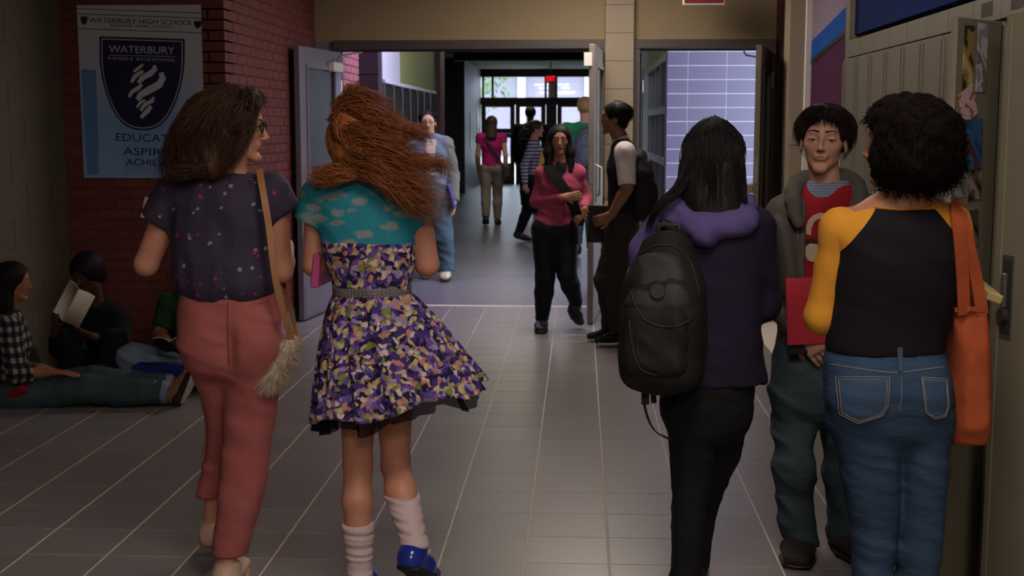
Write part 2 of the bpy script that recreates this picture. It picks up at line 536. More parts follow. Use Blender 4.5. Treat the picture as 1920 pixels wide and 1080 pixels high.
# right wall: mural, pilaster, blue band over the lockers --------------
w_right = struct('wall_right', M_purple, XR, XR + 0.2, 6.35, YD + 0.2, 0, 3.0)
def mural(name, mat, pts, th):
    MB().prism(pts, XR - th, XR + .001, 'x').build(name, mat, w_right)
# y runs along the wall; the bands climb towards the camera as painted
mural('painted_panel', M_mauve, [(10.2, 2.14), (10.2, 3.0), (6.35, 3.0), (6.35, 2.58)], .002)
mural('painted_band', M_bstripe, [(10.2, 2.00), (10.2, 2.14), (6.35, 2.58), (6.35, 2.42)], .004)
mural('painted_line', M_black, [(10.2, 1.965), (10.2, 2.0), (6.35, 2.42), (6.35, 2.385)], .006)
mural('painted_band', M_bstripe, [(10.2, 1.34), (10.2, 1.52), (8.9, 1.55), (8.9, 1.40)], .004)
mural('painted_line', M_black, [(10.2, 1.31), (10.2, 1.34), (8.9, 1.40), (8.9, 1.37)], .006)
mural('painted_panel', M_green, [(10.2, .9), (10.2, 1.31), (6.35, 1.5), (6.35, .9)], .003)
pil = struct('wall_pilaster', M_beigeb, 1.585, XR + .02, 9.98, 10.25, 0, 3.0)
box_obj('corner_guard', M_white, 1.70, XR + .015, 9.965, 9.985, 0, 3.0, pil, .006)
box_obj('pier_block', M_beigeb, 1.60, 1.70, 9.972, 9.98, 1.385, 1.60, pil, .002)
box_obj('pier_block', M_beigeb, 1.60, 1.70, 9.972, 9.98, .0, 1.375, pil, .002)
struct('baseboard_right', M_white, XR - .014, XR, 6.35, 9.97, 0, 0.1)
struct('wall_right', M_blue, XLK + .03, XR + .2, -3.0, 6.27, 1.96, ZC)
struct('wall_right', M_locker, XLK + .4, XR + .2, -3.0, 6.27, 0, 1.96)
struct('trim_4', M_beigeb, XLK + .005, XR + .1, 6.27, 6.36, 1.95, ZC)
struct('wall_locker_end', M_locker, XLK + .005, XR + .1, 6.27, 6.35, 0, 1.95)

# lockers on the right ---------------------------------------------------
def yk(px, X):
    lo, hi = 1.0, 40.0
    for _ in range(50):
        m = (lo + hi) / 2
        if project((X, m, 1.5))[0] > px: lo = m
        else: hi = m
    return lo
Y_HINGE = yk(1869, XLK)
LW = (6.26 - Y_HINGE) / 8
loc_labels = {
    0: 'grey steel locker at the far end of the row, beside the plum wall',
    1: 'grey steel locker second from the far end of the row',
    2: 'grey steel locker third from the far end of the row',
    3: 'grey steel locker fourth from the far end of the row',
    4: 'grey steel locker fifth from the far end, above the boy in the red shirt',
    5: 'grey steel locker behind the curly dark hair',
    6: 'grey steel locker just right of the curly dark hair',
    7: 'grey steel locker next to the open door with taped pictures',
    8: 'open grey locker with its door swung out and pictures inside the door',
    9: 'grey steel locker with a recessed latch at the right picture edge',
    10: 'grey steel locker nearest the camera, at the right picture edge'}
door_open = None
for k in range(11):
    y1 = 6.26 - k * LW; y0 = y1 - LW
    e = empty('locker', (XLK, (y0 + y1) / 2, 0), loc_labels[k], 'locker', 'grey lockers along the right wall')
    h = LW / 2 - .0015
    m = MB()                                    # carcass: sides, back, top, bottom, plinth
    m.box(.004, .40, -h, -h + .012, .10, 1.93).box(.004, .40, h - .012, h, .10, 1.93)
    m.box(.388, .40, -h, h, .10, 1.93).box(.004, .40, -h, h, 1.845, 1.93).box(.004, .40, -h, h, .10, .115)
    m.box(.03, .40, -h, h, 0, .10)
    m.build('carcass', M_locker if k != 8 else M_locker, e)
    hd = box_obj('header', M_locker, -.004, .01, -h, h, 1.85, 1.93, e, .002)
    m = MB()
    for s in range(9 if k > 6 else 0):
        m.box(-.0055, -.0035, -.055 + s * .0125, -.055 + s * .0125 + .006, 1.868, 1.912)
    if m.v: m.build('vent', paint('locker_vent', '#4d4840', .6), hd)
    box_obj('shelf', M_locker, .02, .388, -h + .012, h - .012, 1.50, 1.515, e)
    dw = LW - .012
    # door: hinge line at far side (+y), extends to -y
    d = empty('door', (0, 0, 0)); COL.objects.unlink(d); bpy.data.objects.remove(d)
    md = MB().box(-.020, -.002, -dw, 0, .105, 1.842, .003)
    dr = bpy.data.objects.new('door', md.mesh('door', M_locker)); link(dr, e)
    dr.location = (0, dw / 2, 0)
    MB().box(-.024, -.0195, -dw + .004, -dw + .028, .12, 1.83).box(-.024, -.0195, -.028, -.004, .12, 1.83).build('edge_fold', M_locker, dr)
    pl = box_obj('latch_recess', M_steel, -.0215, -.0198, -dw + .035, -dw + .095, .93, 1.17, dr, .0005)
    m = MB().box(-.026, -.0215, -dw + .045, -dw + .085, .95, 1.15)
    box_obj('recess_well', M_lockerd, -.0222, -.0214, -dw + .043, -dw + .087, .945, 1.155, dr)
    MB().box(-.036, -.022, -dw + .055, -dw + .072, 1.02, 1.12, .004).build('handle', M_steel, dr)
    MB().tube([(-.022, -dw + .064, 1.0), (-.040, -dw + .064, 1.0)], .019, 14).build('padlock_dial', M_lockerd if k % 2 else M_steel, dr)
    if k == 8:
        dr.rotation_euler = (0, 0, math.radians(-44)); door_open = (e, dr, dw)
    if k == 9:
        # ajar from its near side
        dr.scale = (1, -1, 1); dr.location = (0, -dw / 2, 0); dr.rotation_euler = (0, 0, math.radians(13))
# pictures taped inside the open locker door
e8, d8, dw8 = door_open
bpy.context.view_layer.update()
Mw = d8.matrix_world.copy()
def taped(name, mat, u0, u1, z0, z1, label, rot=0, cat='picture', n=0):
    c = Vector((-.0005 + n * .0012, -(u0 + u1) / 2, (z0 + z1) / 2))
    m = MB().box(-.0006, .0006, -(u1 - u0) / 2, (u1 - u0) / 2, -(z1 - z0) / 2, (z1 - z0) / 2)
    o = m.build(name, mat, None, label=label, cat=cat, group='pictures taped inside the open locker door')
    o.matrix_world = Mw @ Matrix.Translation(c) @ Matrix.Rotation(math.radians(rot), 4, 'X')
    return o
def blotch(name, cols, scale):
    t = NT(name)
    nz = t.noise(scale, 2)
    k = len(cols)
    t.color(t.ramp(nz.outputs[0], [(0.30 + .4 * i / k, c) for i, c in enumerate(cols)], 'CONSTANT'))
    _mats[name] = t.set(0.35)
    return _mats[name]
P = [('photo_yellow', ['#3d3222', '#8d7a45', '#b8a468'], 14, .17, .23, 1.62, 1.82, 'narrow yellow-brown picture at the top of the locker door', 0),
     ('photo_strip', ['#8d8a93', '#b6b2ba', '#6d6a74'], 20, .09, .15, 1.63, 1.83, 'strip of small pale photos at the top of the locker door', 0),
     ('photo_pink', ['#c7a7a8', '#c9b3b0', '#a05a62'], 40, .15, .24, 1.545, 1.64, 'pink note taped askew below the photo strip', 24),
     ('photo_blue', ['#24476d', '#2e5d8c', '#58303a'], 12, .10, .21, 1.40, 1.55, 'blue picture in the middle of the locker door', 2),
     ('photo_grey', ['#5e5b60', '#8b868a'], 16, .19, .27, 1.32, 1.40, 'grey snapshot below the blue picture', 0),
     ('photo_face', ['#2b2220', '#6b5343', '#91868c'], 20, .09, .17, 1.31, 1.41, 'snapshot with a dark head beside the grey snapshot', 3),
     ('photo_black', ['#17171a', '#2b2a2f'], 15, .19, .26, 1.19, 1.29, 'black picture low on the locker door', 0),
     ('photo_dark', ['#202024', '#4a4440', '#6e6666'], 18, .10, .17, 1.17, 1.28, 'dark photograph low on the locker door, near its edge', 5),
     ('photo_ticket', ['#b5b0b4', '#9a969c'], 30, .12, .155, 1.10, 1.20, 'pale paper strip hanging askew low on the locker door', -24),
     ('photo_leaf', ['#2f5a2a', '#54803a', '#7d8f4a'], 18, .20, .26, 1.08, 1.17, 'green picture lowest on the locker door', 4)]
for n, (nm, cols, sc, u0, u1, z0, z1, lb, rt) in enumerate(P):
    taped('taped_picture', blotch(nm, cols, sc), u0, u1, z0, z1, lb, rt, n=n % 4)

# far corridor -------------------------------------------------------------
w = struct('wall_far_left', M_mortar, -2.35, -2.055, YD + .18, 11.92, 0, 3.0)
brick_wall(w, 'x', -2.055, YD + .19, 11.92, 0.0, 3.0, paint('rose_brick', '#8f5357', 0.5, .12, 30, rnd=.06), nparts=300)
pil2 = struct('wall_pilaster', M_dark, -2.3, -1.86, 11.94, 12.10, 0, 3.0)
z = 0
gb = paint('slate_block', '#33313a', 0.35, .08, rnd=.05)
bm_ = MB().box(-.105, .105, -.01, .01, .003, .197, .003).mesh('pier_block', gb)
while z < 2.95:
    for xx in (-2.19, -1.972):
        o = bpy.data.objects.new('pier_block', bm_); link(o, pil2); o.location = (xx, 11.94, z)
    z += .2
struct('wall_far_left', M_olive, -2.5, -2.20, 12.10, 16.6, 0, 3.0)
struct('wall_far_left', M_pale, -2.20, -1.868, 12.10, 13.35, 1.972, 3.0)
struct('wall_far_left', M_olive, -2.20, -1.870, 13.35, 16.6, 1.972, 3.0)
for k in range(7):
    y0 = 12.12 + k * .62
    e = empty('tall_locker', (-2.0, y0 + .31, 0), ['black tall locker nearest the slate pier', 'black tall locker second from the slate pier', 'black tall locker third from the slate pier', 'black tall locker fourth from the slate pier', 'black tall locker fifth from the slate pier', 'black tall locker sixth from the slate pier', 'black tall locker farthest from the slate pier, beside the maroon pier'][k], 'locker', 'black lockers past the double doors')
    box_obj('carcass', M_blacklk, -.185, .14, -.308, .308, 0, 1.93, e)
    box_obj('door', M_blacklk, .14, .155, -.285, -.005, .1, 1.9, e, .003)
    box_obj('door', M_blacklk, .14, .155, .005, .285, .1, 1.9, e, .003)
    box_obj('edge_strip', M_steel, .14, .16, -.309, -.29, 0, 1.93, e)
    box_obj('top_cap', M_pale, -.185, .165, -.308, .308, 1.93, 1.965, e, .004)
struct('wall_far_pier', M_maroon, -2.5, -1.80, 16.6, 17.1, 0, 3.0)
struct('wall_far_recess', M_dark, -4.6, -4.4, 17.1, 29.2, 0, 3.0)  # shade of the side opening put into the near-black wall colour
struct('wall_far_recess', M_dark, -4.6, -2.5, 16.95, 17.1, 0, 3.0)
t = NT('slate_brick_far')
bt = t.n('ShaderNodeTexBrick')
bt.inputs['Scale'].default_value = 1.0; bt.inputs['Brick Width'].default_value = .21; bt.inputs['Row Height'].default_value = .07
bt.inputs['Mortar Size'].default_value = .006
bt.inputs['Color1'].default_value = lin('#5d5862'); bt.inputs['Color2'].default_value = lin('#4d4852'); bt.inputs['Mortar'].default_value = lin('#2c2a30')
mp = t.n('ShaderNodeCombineXYZ'); xs = t.xyz()
t.l(t.math('ADD', xs[0], xs[1]), mp.inputs[0]); t.l(xs[2], mp.inputs[1]); t.l(mp.outputs[0], bt.inputs['Vector'])
t.color(bt.outputs[0]); t.bump(bt.outputs[1], .3, -.005); M_slate = t.set(.5)
struct('wall_far_left', M_slate, -4.4, -2.62, 29.2, YE, 0, 3.0)
for yy, ww in ((30.6, .25), (32.6, .35)):
    b_ = box_obj('notice_board', M_white, -2.622, -2.605, yy, yy + ww, 1.0, 1.9, bev=.004, label='pale narrow notice on the slate wall nearer the tall lockers' if yy < 31 else 'pale narrow notice on the slate wall next to the entrance doors', cat='notice')
# right wall of the far corridor with glazing
struct('wall_far_right', M_lilacj, 0.92, 3.6, 13.52, 13.7, 0, 3.0)
wl = struct('wall_lilac', M_lilacj, 0.90, 2.6, 13.505, 13.53, 0, 3.0)
def lil():
    z, r = 0.0, 0
    L, Hh, J = .40, .1365, .007
    cache = {}
    while z < 2.6:
        a = .895
        while a < 2.3:
            w_ = L if a > .9 else .22
            if w_ not in cache: cache[w_] = MB().box(0, w_ - J, -.0025, .02, 0, Hh, .001).mesh('glazed_block', M_lilac)
            o = bpy.data.objects.new('glazed_block', cache[w_]); link(o, wl); o.location = (a, 13.503, z)
            a += w_
        z += Hh + J; r += 1
lil()
struct('wall_far_right', M_leafd, 0.92, 1.05, 17.6, YE, 0, 3.0)
struct('wall_far_right', M_olive, 0.90, 1.05, 13.7, 17.6, 2.3, 3.0)
for k in range(4):                               # glazed screen
    y0 = 13.75 + k * .96
    e = empty('window_%d' % (k + 1), (0.93, y0, 0), kind='structure')
    box_obj('mullion', M_leafd, -.03, .06, 0, .10, 0, 2.3, e)
    box_obj('rail', M_leafd, -.03, .06, .1, .96, 0, .35, e)
    box_obj('rail', M_leafd, -.03, .06, .1, .96, 1.10, 1.18, e)
    box_obj('rail', M_leafd, -.03, .06, .1, .96, 1.66, 1.74, e)
    box_obj('rail', M_leafd, -.03, .06, .1, .96, 2.22, 2.30, e)
    for z0, z1 in ((.35, 1.10), (1.18, 1.66), (1.74, 2.22)):
        box_obj('glass_pane', M_pane, .01, .018, .1, .96, z0, z1, e)
# light well behind that screen
struct('wall_light_well', M_white, 2.6, 2.7, 13.7, 17.6, 0, 3.0)
struct('wall_light_well', M_white, 1.05, 2.7, 17.5, 17.6, 0, 3.0)

# entrance at the far end -----------------------------------------------------
M_alu = paint('dark_bronze_frame', '#4d4636', 0.4)
def XE(px): return W(px, 200, YE)[0]
ent = empty('door_5', (0, YE, 0), kind='structure')
zt0, zt1, zr = 2.27, 2.80, 2.06
edges = [XE(908), XE(925), XE(1024), XE(1044), XE(1100), 0.95]
box_obj('head', M_alu, -2.65, .95, -.06, .08, zt1, 3.0, ent)
box_obj('transom_bar', M_alu, -2.65, .95, -.06, .08, zr + .02, zt0, ent)
for x in (XE(906), XE(924), XE(1023), XE(1043), .93):
    box_obj('mullion', M_alu, x - .03, x + .03, -.05, .07, zt0, zt1, ent)
box_obj('post', M_steel, XE(1028), XE(1041), -.02, .02, 0, zt1, ent)
for a, b in zip(edges[:-1], edges[1:]):
    box_obj('glass_pane', M_pane, a, b, .0, .01, zt0, zt1, ent)
lx = [-2.62, XE(966), XE(1024), XE(1044), XE(1100), .95]
for a, b in zip(lx[:-1], lx[1:]):
    if b - a < .4:
        box_obj('side_panel', M_alu, a, b, -.03, .03, 0, zr + .02, ent); continue
    lf = box_obj('leaf', M_alu, a + .01, a + .13, -.03, .03, 0, zr + .02, ent)
    m = MB().box(b - .13, b - .01, -.03, .03, 0, zr + .02).box(a + .13, b - .13, -.03, .03, 0, .55)
    m.box(a + .13, b - .13, -.03, .03, 1.22, 1.46).box(a + .13, b - .13, -.03, .03, 2.02, zr + .02)
    m.build('rail', M_alu, lf)
    box_obj('glass_pane', M_pane, a + .13, b - .13, -.004, .004, 1.46, 2.02, lf)
    box_obj('glass_pane', M_pane, a + .13, b - .13, -.004, .004, .55, 1.22, lf)
    box_obj('push_bar', M_steel, a + .1, b - .1, -.09, -.05, 1.30, 1.36, lf)
struct('wall_far_bulkhead', M_dark, -2.6, .95, 26.5, 26.9, 2.86, 3.0)
q = W(1032.5, 148, 30.0)
exit_sign((q[0], 30.0, q[2]), .26, .17, .06, 1.6, 'small glowing red exit sign far down the corridor above the entrance', 3.0)

# outside the entrance ----------------------------------------------------------
struct('ground', paint('concrete_paving', '#cfccc6', .8), -40, 40, YE + .3, 120, -.2, -.02)
b = empty('school_building', (2, 66, 0), 'pale low building with a white eave seen through the entrance transom', 'building')
box_obj('wall', paint('pale_render', '#8f8894', .8), -9.0, 12, 0, 8, 0, 4.6, b)
box_obj('eave', paint('white_eave', '#d8d4dc', .6), -9.6, 12.5, -1.2, 8.4, 4.6, 5.2, b)
for k in range(6): box_obj('pilaster', paint('white_eave', '#d8d4dc', .6), -8.6 + k * 3.4, -8.2 + k * 3.4, -.25, 0, 0, 4.6, b)
def tree(x, y, h, r, label, seed):
    rg = np.random.default_rng(seed)
    e = empty('tree', (x, y, 0), label, 'tree')
    MB().tube([(0, 0, 0), (.1, 0, h * .4), (0, .1, h * .8)], [.22, .16, .06], 10).build('trunk', paint('bark', '#4a3d30', .9), e, smooth=True)
    c = rg.normal(size=(1600, 3)); c /= np.linalg.norm(c, axis=1)[:, None]
    c *= (r * rg.random(1600) ** .4)[:, None]; c[:, 2] = c[:, 2] * .9 + h * .75
    V = []; Fc = []
    s = .16
    for i, p in enumerate(c):
        a = rg.normal(size=3); a /= np.linalg.norm(a); bb = np.cross(a, rg.normal(size=3)); bb /= np.linalg.norm(bb)
        V += [p - a * s, p + bb * s * .5, p + a * s, p - bb * s * .5]; Fc.append((4 * i, 4 * i + 1, 4 * i + 2, 4 * i + 3))
    o = bpy.data.objects.new('foliage', np_mesh('foliage', np.array(V), np.array(Fc), paint('leaf', '#5f7a4a', .7, .3, 2), False)); link(o, e)
    o['kind'] = 'stuff'
tree(-5.2, 52, 5.0, 2.6, 'leafy tree seen through the left part of the entrance transom', 3)
tree(-9.0, 58, 5.5, 2.8, 'leafy tree behind the entrance transom, left of the other tree', 5)

# ceiling lights ------------------------------------------------------------------
def fitting(x, y, z, w, l, c, s, label, group):
    e = empty('ceiling_light', (x, y, z), label, 'light', group)
    box_obj('housing', M_white, -w / 2 - .03, w / 2 + .03, -l / 2 - .03, l / 2 + .03, -.03, 0, e)
    box_obj('diffuser', emit('diffuser_%s_%d' % (c[1:], int(s * 100)), c, s), -w / 2, w / 2, -l / 2, l / 2, -.045, -.03, e)
fitting(0.5, -1.3, ZC, .6, 1.2, '#fff0e2', NEAR_LIGHT * 2.6, 'neutral ceiling light behind the camera', 'ceiling lights of the near hall')
fitting(0.3, 2.0, ZC, .6, 1.2, '#fff0e2', NEAR_LIGHT, 'neutral ceiling light above and ahead of the camera', 'ceiling lights of the near hall')
fitting(0.1, 5.2, ZC, .6, 1.2, '#fff0e2', NEAR_LIGHT * .3, 'neutral ceiling light beyond the two walking girls', 'ceiling lights of the near hall')
fitting(0.1, 9.3, ZC, .6, 1.2, '#fff0e2', NEAR_LIGHT * 1.25, 'ceiling light just before the double doors', 'ceiling lights of the near hall')
fitting(-1.0, 11.9, 3.0, 1.5, .6, '#d6ccff', MID_LIGHT, 'cool ceiling light just past the double doors', 'cool ceiling lights past the doors')
fitting(1.4, 12.4, 3.0, .8, .6, '#d6ccff', MID_LIGHT * .10, 'cool ceiling light in front of the lilac wall', 'cool ceiling lights past the doors')
fitting(1.8, 15.6, 3.0, .9, 2.4, '#eef2ff', MID_LIGHT * .6, 'white ceiling light of the glazed side room', 'cool ceiling lights past the doors')

fitting(-1.0, 18.6, 3.0, 1.2, .6, '#f4f0d8', FAR_FILL, 'added fill light over the woman in magenta, out of view', 'added fill lights of the far corridor')  # unseen fitting added to brighten the magenta top
fitting(-1.0, 22.6, 3.0, 1.2, .6, '#f4f0d8', FAR_FILL, 'added fill light nearest the far entrance, out of view', 'added fill lights of the far corridor')  # added to lift the entrance end, hidden behind the door header

# poster on the alcove wall ----------------------------------------------------------
def poster():
    yw = YB - .012
    p0 = W(142, 10, yw); p1 = W(388, 334, yw)
    cx, cz = (p0[0] + p1[0]) / 2, (p0[2] + p1[2]) / 2
    w, h = (p1[0] - p0[0]) * .985, p0[2] - p1[2]
    e = empty('school_poster', (cx, yw, cz - h / 2), 'pale blue school poster with a navy shield on the dark red brick wall', 'poster')
    t = NT('poster_paper')
    x, y, z = t.xyz()
    fx = t.math('DIVIDE', x, w); fz = t.math('DIVIDE', z, h)
    grad = t.ramp(fz, [(0.0, '#8fb0d8'), (.35, '#86a8d6'), (.62, '#b6bccb'), (1.0, '#c9c6cb')])
    t.color(grad)
    m = t.set(.22)
    MB().box(-w / 2, w / 2, 0, .003, 0, h).build('paper', m, e)
    navy = paint('poster_navy', '#1d1c44', .3); pale = paint('poster_pale', '#c3c6d2', .3); band = paint('poster_blue_band', '#5f86bf', .3); ln = paint('poster_line', '#3a3a48', .4)
    def pt(px, py):          # zoomed crop pixel (833x1080 of 270x350) to poster plane
        v = W(130 + px * 270 / 833, py * 350 / 1080, yw)
        return (v[0] - cx, v[2] - cz + h / 2)
    def poly(name, pts, mat, n):
        MB().prism([pt(*q) for q in pts], -.0006 * n - .0006, -.0006 * n + .0003, 'y').build(name, mat, e)
    poly('blue_band', [(68, 400), (155, 405), (172, 1010), (105, 1010)], band, 1)
    poly('blue_band', [(190, 570), (262, 620), (300, 690), (318, 1012), (540, 1015), (780, 1015), (790, 560), (640, 640), (580, 690), (440, 700), (310, 640)], paint('poster_blue_soft', '#7d9fd2', .3), 1)
    for yv in (48, 78, 163):
        poly('rule', [(45, yv), (780, yv + 26), (780, yv + 30), (45, yv + 4)], ln, 2)
    def shield(x0, x1, y0, y1, s=0.0, sl=.03):
        mx = (x0 + x1) / 2; wd = (x1 - x0) / 2 - s; hh = y1 - y0 - 2 * s
        pts = []
        for i in range(13):
            tt = i / 12; pts.append((mx - wd * math.cos(tt * math.pi / 2) ** .8 * (1 - .0 * tt), y0 + s + hh * (.22 + .78 * math.sin(tt * math.pi / 2) ** 1.25)))
        L = [(mx - wd, y0 + s)] + pts
        Rr = [(2 * mx - a, b) for a, b in L[:-1]][::-1]
        return [(a, b + (a - mx) * sl) for a, b in L + Rr]
    poly('shield', shield(175, 668, 218, 755), navy, 3)
    poly('shield_border', shield(175, 668, 218, 755, 12), pale, 4)
    poly('shield_field', shield(175, 668, 218, 755, 17), navy, 5)
    poly('small_shield', shield(66, 106, 96, 142), navy, 3)
    poly('small_shield', shield(722, 764, 122, 164), navy, 3)
    def stroke(cl, wd):
        # swoosh: centre line with width tapering at both ends
        n = len(cl); L = []; Rr = []
        for i, (a, b) in enumerate(cl):
            p = cl[max(0, i - 1)]; q = cl[min(n - 1, i + 1)]
            dx, dy = q[0] - p[0], q[1] - p[1]; d = math.hypot(dx, dy) or 1
            k = wd * (.45 + .55 * math.sin(math.pi * (i + .5) / n)) / 2
            L.append((a - dy / d * k, b + dx / d * k)); Rr.append((a + dy / d * k, b - dx / d * k))
        return L + Rr[::-1]
    for cl, wd in (([(428, 372), (405, 392), (372, 415)], 18), ([(428, 410), (405, 425), (378, 445), (360, 478)], 24),
                   ([(490, 378), (497, 400), (470, 425), (425, 450), (400, 480)], 34), ([(530, 420), (542, 452), (520, 490), (465, 520), (415, 548), (395, 578)], 44),
                   ([(422, 488), (400, 510), (365, 530), (345, 562)], 24), ([(440, 578), (415, 592), (390, 622)], 18),
                   ([(488, 562), (482, 582), (440, 605), (412, 640)], 24), ([(475, 615), (455, 640), (415, 680)], 28)):
        poly('flame_stroke', stroke(cl, wd), pale, 6)
    def txt(name, body, cxp, cyp, wpx, hpx, mat, n, sl=-.03):
        a = pt(cxp, cyp); b = pt(cxp + wpx / 2, cyp); c = pt(cxp - wpx / 2, cyp); d = pt(cxp, cyp + hpx)
        o = text_obj(name, body, (a[1] - d[1]) * 1.38, (a[0], -.0007 * n, a[1]), (math.pi / 2, math.asin(.03), 0), mat, e, .0003, width=abs(b[0] - c[0]))
    txt('lettering', 'WATERBURY HIGH SCHOOL', 415, 126, 600, 30, ln, 4)
    txt('lettering', 'EDUCATE. ASPIRE. ACHIEVE.', 418, 153, 360, 14, ln, 4)
    txt('lettering', 'WATERBURY', 420, 290, 380, 42, pale, 8)
    txt('lettering', 'HIGH SCHOOL', 424, 344, 395, 17, pale, 8)
    poly('rule', [(228, 318), (620, 326), (620, 329), (228, 321)], pale, 8)
    txt('lettering', 'EDUCATE', 440, 800, 345, 46, navy, 4)
    txt('lettering', 'ASPIRE', 445, 880, 265, 44, navy, 4)
    txt('lettering', 'ACHIEVE', 455, 942, 250, 38, navy, 4)
poster()

# ------------------------------------------------------------------ smooth solid modelling on a grid (for bodies, clothes, bags)
def axis_pts(lo, hi, h, fine=()):
    pts = [lo]
    while pts[-1] < hi:
        x = pts[-1]; s = h
        for a, b, hf in fine:
            if a <= x < b: s = min(s, hf)
            elif x < a < x + s: s = max(a - x, hf)
        pts.append(x + s)
    return np.array(pts, np.float64)
def N(v):
    v = np.asarray(v, float); return v / (np.linalg.norm(v) + 1e-12)
class Field:
    def __init__(s, h=0.007, fine=()):
        s.h = h; s.ops = []; s.fine = fine; s.warp = None
        s.lo = np.full(3, 1e9); s.hi = np.full(3, -1e9)
    def _add(s, fn, lo, hi, k, op):
        lo = np.asarray(lo, float); hi = np.asarray(hi, float)
        s.ops.append((fn, lo, hi, k, op))
        if op == 'u':
            s.lo = np.minimum(s.lo, lo); s.hi = np.maximum(s.hi, hi)
        return s
    # elliptic cone-capsule along a bone
    def ec(s, A, B, ra, rb=None, side=None, k=0.02, op='u', flat=False):
        A = np.asarray(A, float); B = np.asarray(B, float)
        rb = ra if rb is None else rb
        ra = (ra, ra) if not hasattr(ra, '__len__') else ra
        rb = (rb, rb) if not hasattr(rb, '__len__') else rb
        ax = B - A; L2 = ax @ ax + 1e-12; an = ax / math.sqrt(L2)
        sd = np.asarray(side if side is not None else ((1, 0, 0) if abs(an[0]) < .9 else (0, 1, 0)), float)
        sd = sd - an * (sd @ an); sd = N(sd); dp = np.cross(an, sd)
        def fn(X, Y, Z):
            px, py, pz = X - A[0], Y - A[1], Z - A[2]
            t = np.clip((px * ax[0] + py * ax[1] + pz * ax[2]) / L2, 0, 1)
            qx, qy, qz = px - t * ax[0], py - t * ax[1], pz - t * ax[2]
            w = ra[0] + (rb[0] - ra[0]) * t; d = ra[1] + (rb[1] - ra[1]) * t
            u = qx * sd[0] + qy * sd[1] + qz * sd[2]
            v = qx * dp[0] + qy * dp[1] + qz * dp[2]
            a = qx * an[0] + qy * an[1] + qz * an[2]
            m = np.minimum(w, d)
            u1, v1, a1 = u / w, v / d, a / m
            k0 = np.sqrt(u1 * u1 + v1 * v1 + a1 * a1)
            u2, v2, a2 = u1 / w, v1 / d, a1 / m
            k1 = np.sqrt(u2 * u2 + v2 * v2 + a2 * a2) + 1e-9
            r = np.where(k0 < 1e-6, -m, k0 * (k0 - 1) / k1)
            if flat: r = np.maximum(r, (X - B[0]) * an[0] + (Y - B[1]) * an[1] + (Z - B[2]) * an[2])
            return r
        R = max(*ra, *rb)
        return s._add(fn, np.minimum(A, B) - R, np.maximum(A, B) + R, k, op)
    def chain(s, pts, rs, side=None, k=0.015):
        for i in range(len(pts) - 1): s.ec(pts[i], pts[i + 1], rs[i], rs[i + 1], side, k)
        return s
    def ell(s, c, r, axes=None, k=0.02, op='u'):
        c = np.asarray(c, float); r = np.asarray(r if hasattr(r, '__len__') else (r, r, r), float)
        A = np.asarray(axes if axes is not None else np.eye(3), float)
        def fn(X, Y, Z):
            px, py, pz = X - c[0], Y - c[1], Z - c[2]
            s0 = 0; s1 = 0
            for i in range(3):
                q = (px * A[i, 0] + py * A[i, 1] + pz * A[i, 2]) / r[i]
                s0 = s0 + q * q; s1 = s1 + (q / r[i]) ** 2
            k0 = np.sqrt(s0); k1 = np.sqrt(s1) + 1e-9
            return np.where(k0 < 1e-6, -r.min(), k0 * (k0 - 1) / k1)
        R = r.max()
        ext = np.sqrt(((A * r[:, None]) ** 2).sum(0))
        return s._add(fn, c - ext, c + ext, k, op)
    def rbox(s, c, half, axes=None, r=0.01, k=0.01, op='u'):
        c = np.asarray(c, float); hf = np.asarray(half, float) - r
        A = np.asarray(axes if axes is not None else np.eye(3), float)
        def fn(X, Y, Z):
            px, py, pz = X - c[0], Y - c[1], Z - c[2]
            q = [np.abs(px * A[i, 0] + py * A[i, 1] + pz * A[i, 2]) - hf[i] for i in range(3)]
            o = np.sqrt(sum(np.maximum(x, 0) ** 2 for x in q))
            return o + np.minimum(np.maximum(q[0], np.maximum(q[1], q[2])), 0) - r
        ext = (np.abs(A) * np.asarray(half)[:, None]).sum(0)
        return s._add(fn, c - ext, c + ext, k, op)
    # loft along z through rings (z, cx, cy, half-width, half-depth), turned by yaw
    def loft(s, rings, yaw=0.0, n=2.3, k=0.02, op='u', bottom=True, top=True):
        if not bottom:                            # round the lower end off instead of a flat hem
            q = sorted(rings)[0]; rings = list(rings) + [(q[0] - .035, q[1], q[2], q[3] * .82, q[4] * .8), (q[0] - .065, q[1], q[2], q[3] * .5, q[4] * .45)]
            bottom = True
        R = np.array(sorted(rings)); z = R[:, 0]
        zz = np.linspace(z[0], z[-1], 80)
        def smooth(col):
            y = np.interp(zz, z, col)
            ker = np.array([1, 2, 3, 2, 1.]) / 9
            yp = np.pad(y, 2, mode='edge'); y = np.convolve(yp, ker, 'valid')
            return y
        C = [smooth(R[:, i]) for i in range(1, 5)]
        c, sn = math.cos(yaw), math.sin(yaw)
        def fn(X, Y, Z):
            zc = Z
            cx, cy, w, d = (np.interp(zc.ravel(), zz, q).reshape(zc.shape) for q in C)
            px, py = X - cx, Y - cy
            u = px * c + py * sn; v = -px * sn + py * c
            kk = (np.abs(u / w) ** n + np.abs(v / d) ** n) ** (1.0 / n)
            g = np.sqrt((u / w) ** 2 + (v / d) ** 2) / (np.sqrt((u / w ** 2) ** 2 + (v / d ** 2) ** 2) + 1e-9)
            r = (kk - 1) * np.where(g > 1e-6, g, np.minimum(w, d))
            if bottom: r = np.maximum(r, z[0] - Z)
            if top: r = np.maximum(r, Z - z[-1])
            return r
        m = max(R[:, 3].max(), R[:, 4].max())
        lo = [R[:, 1].min() - m, R[:, 2].min() - m, z[0]]; hi = [R[:, 1].max() + m, R[:, 2].max() + m, z[-1]]
        return s._add(fn, lo, hi, k, op)
